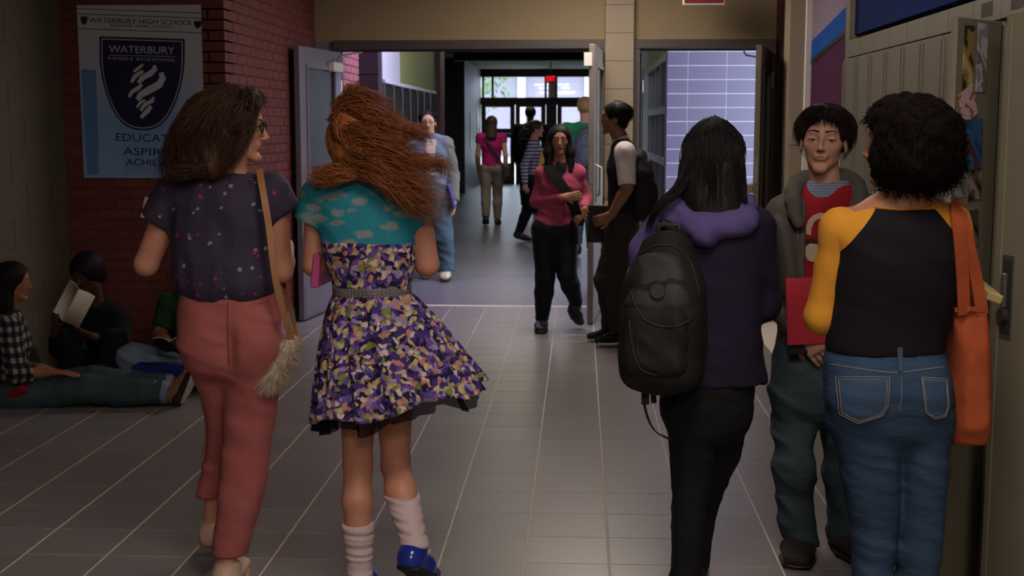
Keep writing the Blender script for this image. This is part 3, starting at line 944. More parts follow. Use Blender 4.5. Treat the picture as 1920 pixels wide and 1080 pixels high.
    def cut(s, p, n, k=0.002, box=None):
        p = np.asarray(p, float); n = N(n)
        def fn(X, Y, Z): return -((X - p[0]) * n[0] + (Y - p[1]) * n[1] + (Z - p[2]) * n[2])
        lo, hi = (np.full(3, -1e9), np.full(3, 1e9)) if box is None else (np.array(box[0], float), np.array(box[1], float))
        s.ops.append((fn, lo, hi, k, 's')); return s
    def solve(s):
        pad = s.h * 3 + 0.02
        lo, hi = s.lo - pad, s.hi + pad
        ax = [axis_pts(lo[i], hi[i], s.h, [(f[0][i], f[1][i], f[2]) for f in s.fine]) for i in range(3)]
        D = np.full([len(a) for a in ax], 1.0, np.float32)
        for fn, l, h, k, op in s.ops:
            p = k + 3 * s.h
            ix = [slice(max(0, np.searchsorted(a, l[i] - p) - 1), np.searchsorted(a, h[i] + p) + 1) for i, a in enumerate(ax)]
            X = ax[0][ix[0]].astype(np.float32)[:, None, None]; Y = ax[1][ix[1]].astype(np.float32)[None, :, None]; Z = ax[2][ix[2]].astype(np.float32)[None, None, :]
            if X.size == 0 or Y.size == 0 or Z.size == 0: continue
            b = fn(X, Y, Z).astype(np.float32); a = D[ix[0], ix[1], ix[2]]
            if op == 'u':
                if k > 0:
                    hh = np.clip(.5 + .5 * (b - a) / k, 0, 1); a = b * (1 - hh) + a * hh - k * hh * (1 - hh)
                    # keep plain minimum far away
                else: a = np.minimum(a, b)
            elif op == 's':
                nb = -b
                hh = np.clip(.5 - .5 * (nb - a) / k, 0, 1) if k > 0 else None
                a = np.maximum(a, nb) if k <= 0 else nb * (1 - hh) + a * hh + k * hh * (1 - hh)
            D[ix[0], ix[1], ix[2]] = a
        if s.warp is not None:
            X, Y, Z = ax[0][:, None, None], ax[1][None, :, None], ax[2][None, None, :]
            D = D + s.warp(X, Y, Z).astype(np.float32)
        for i in range(3):                       # keep the border outside
            sl = [slice(None)] * 3
            sl[i] = 0; D[tuple(sl)] = np.maximum(D[tuple(sl)], 1e-3)
            sl[i] = -1; D[tuple(sl)] = np.maximum(D[tuple(sl)], 1e-3)
        return surface_net(D, ax)
def surface_net(D, ax):
    S = D < 0
    n = np.array(D.shape) - 1
    c = np.zeros(n, np.int8)
    for i in (0, 1):
        for j in (0, 1):
            for k in (0, 1):
                c += S[i:n[0] + i, j:n[1] + j, k:n[2] + k]
    I, J, K = np.nonzero((c > 0) & (c < 8))
    vid = np.full(n, -1, np.int32); vid[I, J, K] = np.arange(len(I))
    acc = np.zeros((len(I), 3)); cnt = np.zeros(len(I))
    cor = [(i, j, k) for i in (0, 1) for j in (0, 1) for k in (0, 1)]
    val = {q: D[I + q[0], J + q[1], K + q[2]].astype(np.float64) for q in cor}
    co = {q: np.stack([ax[0][I + q[0]], ax[1][J + q[1]], ax[2][K + q[2]]], 1) for q in cor}
    for q in cor:
        for d in range(3):
            if q[d]: continue
            r = list(q); r[d] = 1; r = tuple(r)
            a, b = val[q], val[r]
            m = (a < 0) != (b < 0)
            t = np.where(m, a / np.where(m, a - b, 1), 0)
            acc += np.where(m[:, None], co[q] + t[:, None] * (co[r] - co[q]), 0); cnt += m
    V = acc / np.maximum(cnt, 1)[:, None]
    quads = []
    for d in range(3):
        a = [slice(None)] * 3; b = [slice(None)] * 3
        a[d] = slice(0, -1); b[d] = slice(1, None)
        s0, s1 = S[tuple(a)], S[tuple(b)]
        e1, e2 = [(1, 2), (2, 0), (0, 1)][d]
        m = s0 != s1
        sl = [slice(None)] * 3
        sl[e1] = slice(1, -1); sl[e2] = slice(1, -1)
        P = np.argwhere(m[tuple(sl)])
        P[:, e1] += 1; P[:, e2] += 1
        inside0 = s0[P[:, 0], P[:, 1], P[:, 2]]
        def cell(o1, o2):
            q = P.copy(); q[:, e1] += o1; q[:, e2] += o2
            return vid[q[:, 0], q[:, 1], q[:, 2]]
        Q = np.stack([cell(-1, -1), cell(0, -1), cell(0, 0), cell(-1, 0)], 1)
        Q[~inside0] = Q[~inside0][:, ::-1]
        quads.append(Q)
    Q = np.concatenate(quads)
    Q = Q[(Q >= 0).all(1)]
    return V, Q
def relax(V, Q, it=1, lam=0.5):
    for _ in range(it):
        s = np.zeros_like(V); c = np.zeros(len(V))
        for i in range(4):
            a, b = Q[:, i], Q[:, (i + 1) % 4]
            np.add.at(s, a, V[b]); np.add.at(c, a, 1); np.add.at(s, b, V[a]); np.add.at(c, b, 1)
        V = V + lam * (s / np.maximum(c, 1)[:, None] - V)
    return V
def folds(amp, *waves):
    """cloth creases: waves of (kx, ky, kz, phase)"""
    def fn(X, Y, Z):
        r = 0
        for kx, ky, kz, ph in waves:
            a = kx * X + ky * Y + kz * Z + ph
            r = r + np.sin(a + 1.3 * np.sin(.37 * a + 7 * X + 5 * Z))
        return amp * r
    return fn
_lat = np.random.default_rng(77).random(4096).astype(np.float32)
def vnoise(x, y, z):
    xi, yi, zi = (np.floor(v).astype(np.int64) for v in (x, y, z))
    fx, fy, fz = (v - np.floor(v) for v in (x, y, z))
    fx, fy, fz = (f * f * (3 - 2 * f) for f in (fx, fy, fz))
    r = 0
    for i in (0, 1):
        for j in (0, 1):
            for k in (0, 1):
                h = ((xi + i) * 73856093 ^ (yi + j) * 19349663 ^ (zi + k) * 83492791) & 4095
                r = r + _lat[h] * (fx if i else 1 - fx) * (fy if j else 1 - fy) * (fz if k else 1 - fz)
    return r
def crease(amp, sx, sy, sz, tilt=.35, seed=0.0):
    """rumpled cloth: ridged noise stretched along the folds; s* = features per metre"""
    def fn(X, Y, Z):
        u, v, w = X * sx + seed, Y * sy + seed * 1.7, (Z + tilt * X + .2 * tilt * Y) * sz
        n = vnoise(u, v, w); m = vnoise(u * 2.1 + 9, v * 2.1, w * 2.1)
        return amp * (1.4 * (np.abs(2 * n - 1) - .5) + .6 * (m - .5))
    return fn
FOLD_A = crease(.006, 7, 7, 16)
FOLD_V = crease(.006, 22, 22, 4)
FOLD_S = crease(.004, 10, 10, 16, .8)

# ------------------------------------------------------------------ people
def skel(base, h, ang, stride=0.0, lean=0.0, sw=None, female=True):
    """rest joints for someone standing at base, facing ang (degrees, 90 = away from the camera)"""
    a = math.radians(ang)
    f = np.array([math.cos(a), math.sin(a), 0]); r = np.array([math.sin(a), -math.cos(a), 0]); u = np.array([0, 0, 1.0])
    b = np.asarray(base, float)
    P = lambda x, y, z: b + (r * x + f * y + u * z) * h
    hw = sw or (.105 if female else .118)
    J = dict(f=f, r=r, u=u, h=h)
    J['pelvis'] = P(0, 0, .53); J['waist'] = P(0, .005, .62); J['chest'] = P(0, .0 + lean * .5, .735); J['neck'] = P(0, -.012 + lean, .835)
    J['head'] = P(0, .012 + lean * 1.3, .932)
    for s, n in ((-1, 'L'), (1, 'R')):
        sw_ = stride * s
        J['sh' + n] = P(s * hw, -.01 + lean * .8, .805)
        J['el' + n] = P(s * (hw + .025), -.03 - sw_ * .22 + lean * .6, .635)
        J['wr' + n] = P(s * (hw + .02), .03 - sw_ * .5 + lean * .5, .49)
        J['hip' + n] = P(s * .052, 0, .52)
        J['kn' + n] = P(s * .052, .02 + sw_ * .35, .285)
        J['an' + n] = P(s * .05, -.015 + sw_ * .62, .047 + (.03 if sw_ < 0 else 0))
        J['toe' + n] = P(s * .06, .09 + sw_ * .62, .015)
        J['hd' + n] = N(-u * .9 + f * .3)          # hand direction
        J['hn' + n] = -r * s                        # palm normal
        J['curl' + n] = .35
    J['hf'] = f; J['hu'] = u
    return J
def head_axes(J):
    f = N(J['hf']); u = J['hu'] - f * (np.asarray(J['hu']) @ f); u = N(u); r = np.cross(f, u)
    return r, f, u
def add_head(F, J, HH=None, male=False):
    r, f, u = head_axes(J)
    A = np.array([r, f, u]); c = np.asarray(J['head'], float)
    q = HH or .132 * J['h']
    P = lambda x, y, z: c + (r * x + f * y + u * z) * q
    F.ell(P(0, -.05, .14), (.335 * q, .42 * q, .355 * q), A, .01)
    F.ell(P(0, .10, -.08), (.262 * q, .265 * q, .34 * q), A, .025)
    for s in (-1, 1):
        F.ec(P(s * .185, .03, -.22), P(s * .05, .275, -.43), .062 * q, .055 * q, k=.018)   # jaw
        F.ell(P(s * .185, .195, -.085), (.075 * q, .085 * q, .07 * q), A, .018)            # cheekbone
    F.ell(P(0, .295, -.425), (.085 * q, .075 * q, .07 * q), A, .015)                        # chin
    F.ec(P(-.15, .318, .115), P(.15, .318, .115), (.040 * q, .036 * q), k=.012)             # brow
    for s in (-1, 1):
        F.ell(P(s * .140, .415, .012), (.090 * q, .085 * q, .055 * q), A, .012, 's')        # eye socket
        F.ell(P(s * .138, .285, .008), (.074 * q, .066 * q, .056 * q), A, .006)              # lids
    F.ec(P(0, .350, .07), P(0, .440, -.125), (.024 * q, .032 * q), (.034 * q, .040 * q), r, .010)
    F.ell(P(0, .450, -.137), (.037 * q, .036 * q, .032 * q), A, .006)
    for s in (-1, 1):
        F.ell(P(s * .046, .400, -.152), (.026 * q, .040 * q, .025 * q), A, .006)
        F.ell(P(s * .335, -.02, -.05), (.030 * q, .085 * q, .135 * q), A, .008)             # ear
        F.ell(P(s * .362, -.0, -.03), (.02 * q, .045 * q, .075 * q), A, .006, 's')
    F.ec(P(-.07, .330, -.243), P(.07, .330, -.243), .024 * q, k=.014)
    F.ec(P(-.05, .330, -.295), P(.05, .330, -.295), .026 * q, k=.014)
    F.ec(P(-.06, .365, -.352), P(.06, .365, -.352), .022 * q, op='s', k=.014)                # under the lip
    return P, A, q
def add_hand(F, wr, d, n, side, L=.175, curl=.35, spread=.0, thumb=.5, k=.006):
    """side: +1 thumb along cross(d, n), -1 opposite; curl radians per finger joint"""
    d = N(d); n = np.asarray(n, float); n = N(n - d * (n @ d)); t = np.cross(d, n) * side
    wr = np.asarray(wr, float); s = L / .175
    pe = wr + d * .088 * s
    F.ec(wr - d * .02 * s, wr + d * .02 * s, (.026 * s, .019 * s), (.031 * s, .016 * s), t, .012)
    F.ec(wr + d * .02 * s, pe, (.032 * s, .015 * s), (.039 * s, .012 * s), t, .012)
    for i, (o, ln) in enumerate(((.030, .070), (.0105, .080), (-.0095, .074), (-.029, .056))):
        p = pe + t * o * s - d * .006 * s
        c = curl * (1 + .1 * i); a = 0; rr = .0088 * s
        sp = t * spread * (o / .03)
        for j, fr in enumerate((.46, .31, .23)):
            a += c * (.8 if j == 0 else 1.0)
            dd = N(d * math.cos(a) + n * math.sin(a) + sp)
            q = p + dd * ln * fr * s
            F.ec(p, q, rr, rr * .9, k=.003); p = q; rr *= .92
    b = wr + d * .030 * s + t * .026 * s
    d1 = N(d * .75 + t * .75 + n * .45 * (1 - thumb)); d2 = N(d * 1.0 + t * .25 + n * (.2 + thumb))
    m = b + d1 * .042 * s; e = m + d2 * .030 * s; e2 = e + N(d2 + n * .2) * .022 * s
    F.ec(b, m, .0135 * s, .0105 * s, k=.010); F.ec(m, e, .0102 * s, .0095 * s, k=.004); F.ec(e, e2, .0092 * s, .0075 * s, k=.003)
def add_arm(F, J, n, g=1.0, hand=True):
    h = J['h']; sh, el, wr = (np.asarray(J[x + n], float) for x in ('sh', 'el', 'wr'))
    F.ell(sh, (.034 * h * g,) * 3, k=.03)
    F.ec(sh, el, .029 * h * g, .0235 * h * g, k=.02)
    m = el + (wr - el) * .35
    F.ec(el, m, .0235 * h * g, .0235 * h * g, k=.012); F.ec(m, wr, .0235 * h * g, .0155 * h * g, k=.012)
    if hand:
        add_hand(F, wr, J['hd' + n], J['hn' + n], J.get('ts' + n, 1 if n == 'L' else -1), .103 * h, J['curl' + n], thumb=J.get('thumb' + n, .5))
def add_leg(F, J, n, g=1.0, foot=True):
    h = J['h']; hp, kn, an, to = (np.asarray(J[x + n], float) for x in ('hip', 'kn', 'an', 'toe'))
    F.ec(hp, kn, .049 * h * g, .033 * h * g, k=.03)
    bk = -J['f'] * .012 * h
    m = kn + (an - kn) * .3
    F.ec(kn, m + bk, .032 * h * g, .0345 * h * g, k=.02); F.ec(m + bk, an, .0345 * h * g, .021 * h * g, k=.02)
    if foot:
        F.ec(an, an + (to - an) * .35 + [0, 0, -.01], .022 * h, .02 * h, k=.015)
        F.ec(an + [0, 0, -.018 * h], to, (.021 * h, .02 * h), (.024 * h, .012 * h), np.cross(N(to - an), [0, 0, 1]), .015)
def add_torso(F, J, g=1.0, female=True):
    h = J['h']; sd = N(np.asarray(J['shR'], float) - J['shL']); hs = N(np.asarray(J['hipR'], float) - J['hipL'])
    pv, wa, ch, nk = (np.asarray(J[x], float) for x in ('pelvis', 'waist', 'chest', 'neck'))
    F.ec(pv, wa, (.088 * h * g, .062 * h * g), (.070 * h * g, .054 * h * g), hs, .03)
    F.ec(wa, ch, (.070 * h * g, .054 * h * g), (.088 * h * g, .062 * h * g), sd, .03)
    F.ec(ch, nk + (ch - nk) * .25, (.088 * h * g, .062 * h * g), (.07 * h * g, .04 * h * g), sd, .03)
    F.ec(J['shL'], J['shR'], .030 * h * g, k=.03)
    hd = np.asarray(J['head'], float)
    F.ec(nk, hd - np.asarray(J['hu']) * .045 * h - np.asarray(J['hf']) * .008 * h, .034 * h, .031 * h, k=.025)
def ground(J):
    for n in 'LR':
        a, t = np.array(J['an' + n], float), np.array(J['toe' + n], float)
        a[2] = max(a[2], .0465 * J['h']); t[2] = max(t[2], .027)
        J['an' + n], J['toe' + n] = a, t
def body_field(J, res=.008, female=True, hands=True, feet=True, fine_head=None, g=.97, HH=None, fine_hands=None, ga=None, gl=None):
    ground(J)
    fine = []
    hd = np.asarray(J['head'], float)
    if fine_head: fine.append((hd - .125, hd + .135, fine_head))
    if fine_hands:
        for n in 'LR':
            w = np.asarray(J['wr' + n], float) + .08 * N(J['hd' + n])
            fine.append((w - .09, w + .09, fine_hands))
    F = Field(res, fine)
    add_torso(F, J, g, female)
    for n in 'LR':
        add_arm(F, J, n, ga or g, hands); add_leg(F, J, n, gl or g, feet)
    info = add_head(F, J, HH)
    return F, info
class Person:
    def __init__(s, base, label, group=None):
        s.base = np.asarray(base, float); s.root = empty('person', s.base, label, 'person', group)
    def mesh(s, name, F, mat, parent=None, it=1, warp=None):
        if warp is not None: F.warp = warp
        V, Q = F.solve()
        V = relax(V, Q, it)
        V[:, 2] = np.maximum(V[:, 2], .0012)           # weight settles on the floor
        V[:, 0] = np.maximum(V[:, 0], XA + .006)       # and against the wall
        o = bpy.data.objects.new(name, np_mesh(name, V - s.base, Q, mat)); link(o, parent or s.root)
        return o
    def mb(s, name, m, mat, parent=None, smooth=True):
        return m.build(name, mat, parent or s.root, s.base, smooth)
    def raw(s, name, V, Q, mat, parent=None, smooth=True):
        o = bpy.data.objects.new(name, np_mesh(name, np.asarray(V) - s.base, Q, mat, smooth)); link(o, parent or s.root); return o
def eyes(p, info, body, iris='#3a2618', look=(0, 0), lids=.5, brow='#1c120e', lip='#8d4a44', lipw=1.0, res=1.0):
    """lids: 0 wide open .. 1 closed; features sit on the modelled face"""
    from mathutils.bvhtree import BVHTree
    P, A, q = info
    r, f, u = A
    bv = BVHTree.FromPolygons([v.co for v in body.data.vertices], [list(g.vertices) for g in body.data.polygons])
    def S(x, z, off=0.0):
        o = P(x, 1.2, z)
        h = bv.ray_cast(Vector(o - p.base), Vector(-f))[0]
        return (np.array(h) + p.base if h is not None else P(x, .34, z)) + f * off * q
    ha = .032 * (1 - lids) + .007                  # half opening
    zc = .010 - .026 * lids
    bm = paint('brow_' + brow[1:], brow, .8)
    for s in (-1, 1):
        c = S(s * .138, zc, -.040)
        F = Field(.0018 * res); F.ell(c, (.060 * q, .050 * q, ha * q), A, .001)
        e = p.mesh('eye', F, paint('eye_white', '#a5968e', .25))
        ic = c + f * .040 * q + r * look[0] * .02 * q
        F = Field(.0014 * res); F.ell(ic, (.026 * q, .013 * q, .026 * q), A, .001)
        F.cut(c + u * ha * q * .8, u, .0005); F.cut(c - u * ha * q * .85, -u, .0005)
        p.mesh('iris', F, paint('iris_' + iris[1:], iris, .2), e)
        pts = [S(s * (.048 + .180 * t), .098 + .040 * math.sin(math.pi * (.15 + .62 * t)) - .010 * t, -.004) for t in np.linspace(0, 1, 8)]
        F = Field(.0025 * res)
        for i in range(7): F.ec(pts[i], pts[i + 1], (.013 * q, .020 * q * (1 - .1 * i)), (.013 * q, .020 * q * (.9 - .1 * i)), f, .002)
        p.mesh('eyebrow', F, bm)
        pts = [S(s * (.078 + .122 * t), zc + ha * .9 * math.sin(math.pi * (.10 + .78 * t)), .004) for t in np.linspace(0, 1, 8)]
        p.mb('eyelashes', MB().tube(pts, [.0055 * q] * 8, 6), bm)
    F = Field(.0022 * res)
    m = .105 * lipw
    up = [S(x * m, -.262 + .016 * math.cos(x * 1.5) * (1 - .25 * math.exp(-60 * x * x)), -.008) for x in np.linspace(-1, 1, 9)]
    lo = [S(x * m * .92, -.272 - .022 * math.cos(x * 1.45), -.010) for x in np.linspace(-1, 1, 9)]
    tap = [.004, .008, .011, .013, .013, .013, .011, .008, .004]
    for i in range(8):
        F.ec(up[i], up[i + 1], tap[i] * q, tap[i + 1] * q, k=.003); F.ec(lo[i], lo[i + 1], tap[i] * 1.2 * q, tap[i + 1] * 1.2 * q, k=.003)
    lp = p.mesh('lips', F, paint('lip_' + lip[1:], lip, .45))
    p.mb('mouth_line', MB().tube([S(x * m, -.2675, .006 * math.cos(x * 1.4)) for x in np.linspace(-1, 1, 9)], .0028 * q, 5), paint('mouth_dark', '#3a1c1a', .7), lp)
def shoe(p, an, toe, h, mat, sole, low=True, ground=0.0, parent=None, res=.006, wide=1.0, lace=None, name='shoe'):
    an = np.asarray(an, float); toe = np.asarray(toe, float)
    d = toe - an; dh = N([d[0], d[1], 0]); sd = np.cross(dh, [0, 0, 1.0])
    heel = np.array([an[0], an[1], 0]) - dh * .022 * h
    pitch = 0
    hz = an[2] - .040 * h        # height of the sole under the ankle
    tz = toe[2] - .012
    up = np.array([0, 0, 1.0])
    H0 = heel + up * (hz + .020 * h); T0 = np.array([toe[0], toe[1], tz + .020])
    F = Field(res)
    F.ec(H0, H0 + (T0 - H0) * .5 + up * .008, (.024 * h * wide, .026 * h), (.030 * h * wide, .022 * h), sd, .02)
    F.ec(H0 + (T0 - H0) * .5 + up * .006, T0, (.030 * h * wide, .022 * h), (.024 * h * wide, .014 * h), sd, .02)
    F.ec(H0 + up * .01 + dh * .01, an + up * (.0 if low else .03 * h), .026 * h, .0265 * h, k=.02)
    axis = N(T0 - H0); nn = N(np.cross(sd, axis)); nn = nn if nn[2] > 0 else -nn
    F.cut(H0 - nn * .016 * h, -nn, .003)
    if low: F.cut(an + up * .012 * h, up, .003)
    o = p.mesh(name, F, mat, parent)
    G = Field(res)
    G.ec(H0 - nn * .016 * h, H0 + (T0 - H0) * .55 - nn * .016 * h, (.027 * h * wide, .009 * h), (.033 * h * wide, .008 * h), sd, .01)
    G.ec(H0 + (T0 - H0) * .55 - nn * .016 * h, T0 - nn * .012 * h, (.033 * h * wide, .008 * h), (.026 * h * wide, .007 * h), sd, .01)
    p.mesh('sole', G, sole, o)
    if lace is not None:
        m = MB()
        for i in range(4):
            c = H0 + (T0 - H0) * (.42 + .11 * i) + nn * (.031 - .0035 * i) * h
            m.tube([c - sd * .016 * h, c + nn * .002 * h, c + sd * .016 * h], .0022, 5)
        p.mb('laces', m, lace, o)
    return o
# hair: bundles of fine tapering strands along guide curves
def catmull(P, n):
    P = np.asarray(P, float)
    if len(P) < 3: return P[0] + np.linspace(0, 1, n)[:, None] * (P[-1] - P[0])
    Q = np.vstack([2 * P[0] - P[1], P, 2 * P[-1] - P[-2]])
    t = np.linspace(0, len(P) - 1 - 1e-6, n); i = t.astype(int); f = (t - i)[:, None]
    a, b, c, d = Q[i], Q[i + 1], Q[i + 2], Q[i + 3]
    return .5 * ((2 * b) + (-a + c) * f + (2 * a - 5 * b + 4 * c - d) * f ** 2 + (-a + 3 * b - 3 * c + d) * f ** 3)
def strand_mesh(paths, rad, taper=(.6, 1.0, .15)):
    """paths (m, n, 3) -> three-sided tubes"""
    paths = np.asarray(paths, float); m, n, _ = paths.shape
    T = np.gradient(paths, axis=1); T /= np.linalg.norm(T, axis=2, keepdims=True) + 1e-9
    ref = np.array([.31, .22, .92]); U = np.cross(T, ref); U /= np.linalg.norm(U, axis=2, keepdims=True) + 1e-9
    B = np.cross(T, U)
    rr = np.interp(np.linspace(0, 1, n), [0, .35, 1], taper)[None, :, None] * (rad if np.isscalar(rad) else np.asarray(rad)[:, None, None])
    ring = [paths + rr * (math.cos(a) * U + math.sin(a) * B) for a in (0, 2.094, 4.189)]
    V = np.stack(ring, 2).reshape(-1, 3)
    base = (np.arange(m)[:, None, None] * n + np.arange(n - 1)[None, :, None]) * 3
    j = np.arange(3)[None, None, :]; j2 = (j + 1) % 3
    Q = np.stack([base + j, base + j2, base + 3 + j2, base + 3 + j], -1).reshape(-1, 4)
    return V, Q
def locks(guides, per, n=14, spread=(.3, 1, .8), wav=.006, seed=0, rad=.0016):
    """guides: list of (points, radius)"""
    rg = np.random.default_rng(seed); out = []
    for pts, R in guides:
        c = catmull(pts, n)
        T = np.gradient(c, axis=0); T /= np.linalg.norm(T, axis=1, keepdims=True) + 1e-9
        U = np.cross(T, [0.2, .9, .3]); U /= np.linalg.norm(U, axis=1, keepdims=True) + 1e-9; B = np.cross(T, U)
        tt = np.linspace(0, 1, n); sp = np.interp(tt, [0, .5, 1], spread)
        for _ in range(per):
            a = rg.random() * 6.283; r = R * math.sqrt(rg.random())
            L = .72 + .28 * rg.random()
            idx = np.minimum(tt * L, 1) * (n - 1)
            i0 = np.minimum(idx.astype(int), n - 2); fr = (idx - i0)[:, None]
            g = lambda q: q[i0] * (1 - fr) + q[i0 + 1] * fr
            ph = rg.random(2) * 6.283; w = wav * (.3 + tt)
            off = (math.cos(a) * r * sp + w * np.sin(9 * tt + ph[0]))[:, None] * g(U) + (math.sin(a) * r * sp + w * np.sin(7 * tt + ph[1]))[:, None] * g(B)
            out.append(g(c) + off)
    return np.array(out)
def hairmat(name, c, c2, rough=.38, spec=.3):
    if name in _mats: return _mats[name]
    t = NT(name)
    nz = t.noise(1.0, 3, t.scaled((70, 70, 9)))
    t.color(t.mix(nz.outputs[0], shade(c, .8), c2))
    t.bump(t.noise(1.0, 2, t.scaled((260, 260, 20))).outputs[0], .5, .004)
    _mats[name] = t.set(rough, 0, spec)
    return _mats[name]
def scalp(F, info, g=1.0, low=-.05, fringe=.25, k=.01):
    """hair cap hugging the cranium"""
    P, A, q = info
    F.ell(P(0, -.07, .16), (.375 * q * g, .455 * q * g, .375 * q * g), A, k)
    return P, A, q
SKIN = {}
def skin(name, c, c2):
    if name in _mats: return _mats[name]
    t = NT(name)
    t.color(t.mix(t.noise(25, 4).outputs[0], c, c2))
    t.bump(t.noise(350, 2).outputs[0], .08, .002)
    t.b.inputs['Subsurface Weight'].default_value = .08
    t.b.inputs['Subsurface Radius'].default_value = (.02, .008, .004)
    _mats[name] = t.set(.5, 0, .35)
    return _mats[name]
SK_FAIR = skin('skin_fair', '#b9846c', '#c8937a')
SK_PINK = skin('skin_pink', '#b27a64', '#c28a72')
SK_TAN = skin('skin_tan', '#8f5d42', '#a06d50')
SK_DARK = skin('skin_dark', '#4a2e22', '#5a3a2b')

from mathutils.bvhtree import BVHTree
def bvh_of(*objs):
    V = []; Fc = []
    for o in objs:
        n = len(V); b = Vector(o.parent.location) if o.parent else Vector((0, 0, 0))
        V += [v.co + b for v in o.data.vertices]; Fc += [[i + n for i in p.vertices] for p in o.data.polygons]
    return BVHTree.FromPolygons(V, Fc)
EYE = Vector((0, 0, CAMH))
def hit(bvh, px, py, off=.003):
    d = Vector(W(px, py, 5.0)) - EYE; d.normalize()
    loc, nr, _, _ = bvh.ray_cast(EYE, d)
    if loc is None: return None
    if nr.dot(d) > 0: nr = -nr
    return np.array(loc + nr * off)
def seam(p, name, bvh, pts, r, mat, parent=None, off=.001, n=6, step=8):
    out = []
    for a, b in zip(pts[:-1], pts[1:]):
        k = max(2, int(math.hypot(b[0] - a[0], b[1] - a[1]) / step))
        for t in np.linspace(0, 1, k, endpoint=False): out.append((a[0] + (b[0] - a[0]) * t, a[1] + (b[1] - a[1]) * t))
    out.append(pts[-1])
    q = [hit(bvh, *o, off) for o in out]; q = [x for x in q if x is not None]
    if len(q) < 2: return None
    return p.mb(name, MB().tube(q, r, 5), mat, parent)
def patch(p, name, bvh, poly, mat, parent=None, off=.003, step=6):
    """cloth patch with its own thickness, laid on the surface under it"""
    xs = [a for a, _ in poly]; ys = [b for _, b in poly]
    nx = int((max(xs) - min(xs)) / step) + 2; ny = int((max(ys) - min(ys)) / step) + 2
    gx = np.linspace(min(xs), max(xs), nx); gy = np.linspace(min(ys), max(ys), ny)
    def inside(x, y):
        c = False; j = len(poly) - 1
        for i in range(len(poly)):
            if (poly[i][1] > y) != (poly[j][1] > y) and x < (poly[j][0] - poly[i][0]) * (y - poly[i][1]) / (poly[j][1] - poly[i][1]) + poly[i][0]: c = not c
            j = i
        return c
    # row-wise clip keeps straight outlines
    V = []; Fq = []; rows = []
    for y in gy:
        y_ = min(max(y, min(ys) + .01), max(ys) - .01); cr = []
        for (x0, y0), (x1, y1) in zip(poly, poly[1:] + poly[:1]):
            if (y0 > y_) != (y1 > y_): cr.append(x0 + (x1 - x0) * (y_ - y0) / (y1 - y0))
        if len(cr) < 2: rows.append(None); continue
        a, b = min(cr), max(cr); row = []
        for t in np.linspace(0, 1, nx):
            h = hit(bvh, a + (b - a) * t, y_, off)
            row.append(None if h is None else len(V))
            if h is not None: V.append(h)
        rows.append(row)
    for r0, r1 in zip(rows[:-1], rows[1:]):
        if r0 is None or r1 is None: continue
        for i in range(nx - 1):
            q = (r0[i], r0[i + 1], r1[i + 1], r1[i])
            if None not in q: Fq.append(q)
    if not Fq: return None
    o = p.raw(name, V, np.array(Fq), mat, parent)
    sm = o.modifiers.new('thickness', 'SOLIDIFY'); sm.thickness = off * 1.6; sm.offset = 0
    return o
def rings(P, L):
    out = []
    for py, xl, xr, d, *dy in L:
        dy = dy[0] if dy else 0
        a, b = P(xl, py, dy), P(xr, py, dy); c = (a + b) / 2
        out.append((c[2], c[0], c[1], (b[0] - a[0]) / 2, d))
    return out
def cloth_surface(p, name, fn, nu, nv, mat, parent=None, th=.003):
    """closed-around cloth from fn(u, v) -> point; u around, v down"""
    V = np.array([fn(2 * math.pi * i / nu, j / (nv - 1)) for j in range(nv) for i in range(nu)])
    Q = np.array([(j * nu + i, (j + 1) * nu + i, (j + 1) * nu + (i + 1) % nu, j * nu + (i + 1) % nu) for j in range(nv - 1) for i in range(nu)])
    o = p.raw(name, V, Q, mat, parent)
    sm = o.modifiers.new('thickness', 'SOLIDIFY'); sm.thickness = th
    return o
def zof(py, Y): return W(960, py, Y)[2]

# ---- fabrics --------------------------------------------------------------
def m_floral():
    t = NT('floral_print')
    nz = t.noise(28, 3)
    mx = t.n('ShaderNodeMix', data_type='VECTOR'); mx.inputs[0].default_value = .035
    t.l(t.co(), mx.inputs[4]); t.l(nz.outputs[1], mx.inputs[5])
    v = t.n('ShaderNodeTexVoronoi'); v.inputs['Scale'].default_value = 72
    t.l(mx.outputs[1], v.inputs['Vector'])
    sp = t.n('ShaderNodeSeparateColor'); t.l(v.outputs['Color'], sp.inputs[0])
    c = t.ramp(sp.outputs[0], [(0, '#221a3e'), (.18, '#443278'), (.40, '#6a4f98'), (.52, '#c2b17e'), (.64, '#cfc3b4'), (.74, '#bf8672'), (.84, '#9a88b8'), (.94, '#7d8646')], 'CONSTANT')
    ed = t.ramp(v.outputs['Distance'], [(0, '#ffffff'), (.5, '#d8d0d8'), (.9, '#6a5a90')])
    mm = t.n('ShaderNodeMix', data_type='RGBA', blend_type='MULTIPLY'); mm.inputs[0].default_value = .5
    t.l(c, mm.inputs[6]); t.l(ed, mm.inputs[7])
    t.color(mm.outputs[2]); t.bump(t.noise(600, 1).outputs[0], .1, .003)
    return t.set(.8, 0, .2)
def m_lace():
    t = NT('teal_lace')
    v = t.n('ShaderNodeTexVoronoi'); v.inputs['Scale'].default_value = 17
    nz = t.noise(40, 3); mx = t.n('ShaderNodeMix', data_type='VECTOR'); mx.inputs[0].default_value = .03
    t.l(t.scaled((.8, .8, 1.7)), mx.inputs[4]); t.l(nz.outputs[1], mx.inputs[5]); t.l(mx.outputs[1], v.inputs['Vector'])
    spot = t.ramp(v.outputs['Distance'], [(.28, '#ffffff'), (.46, '#000000')])
    fine = t.noise(260, 2)
    teal = t.mix(fine.outputs[0], '#0f5f72', '#2f96a6')
    t.color(t.mix(t.math('MULTIPLY', spot, .6), teal, '#9a8a80'))
    t.bump(fine.outputs[0], .25, .004)
    return t.set(.75, 0, .25)
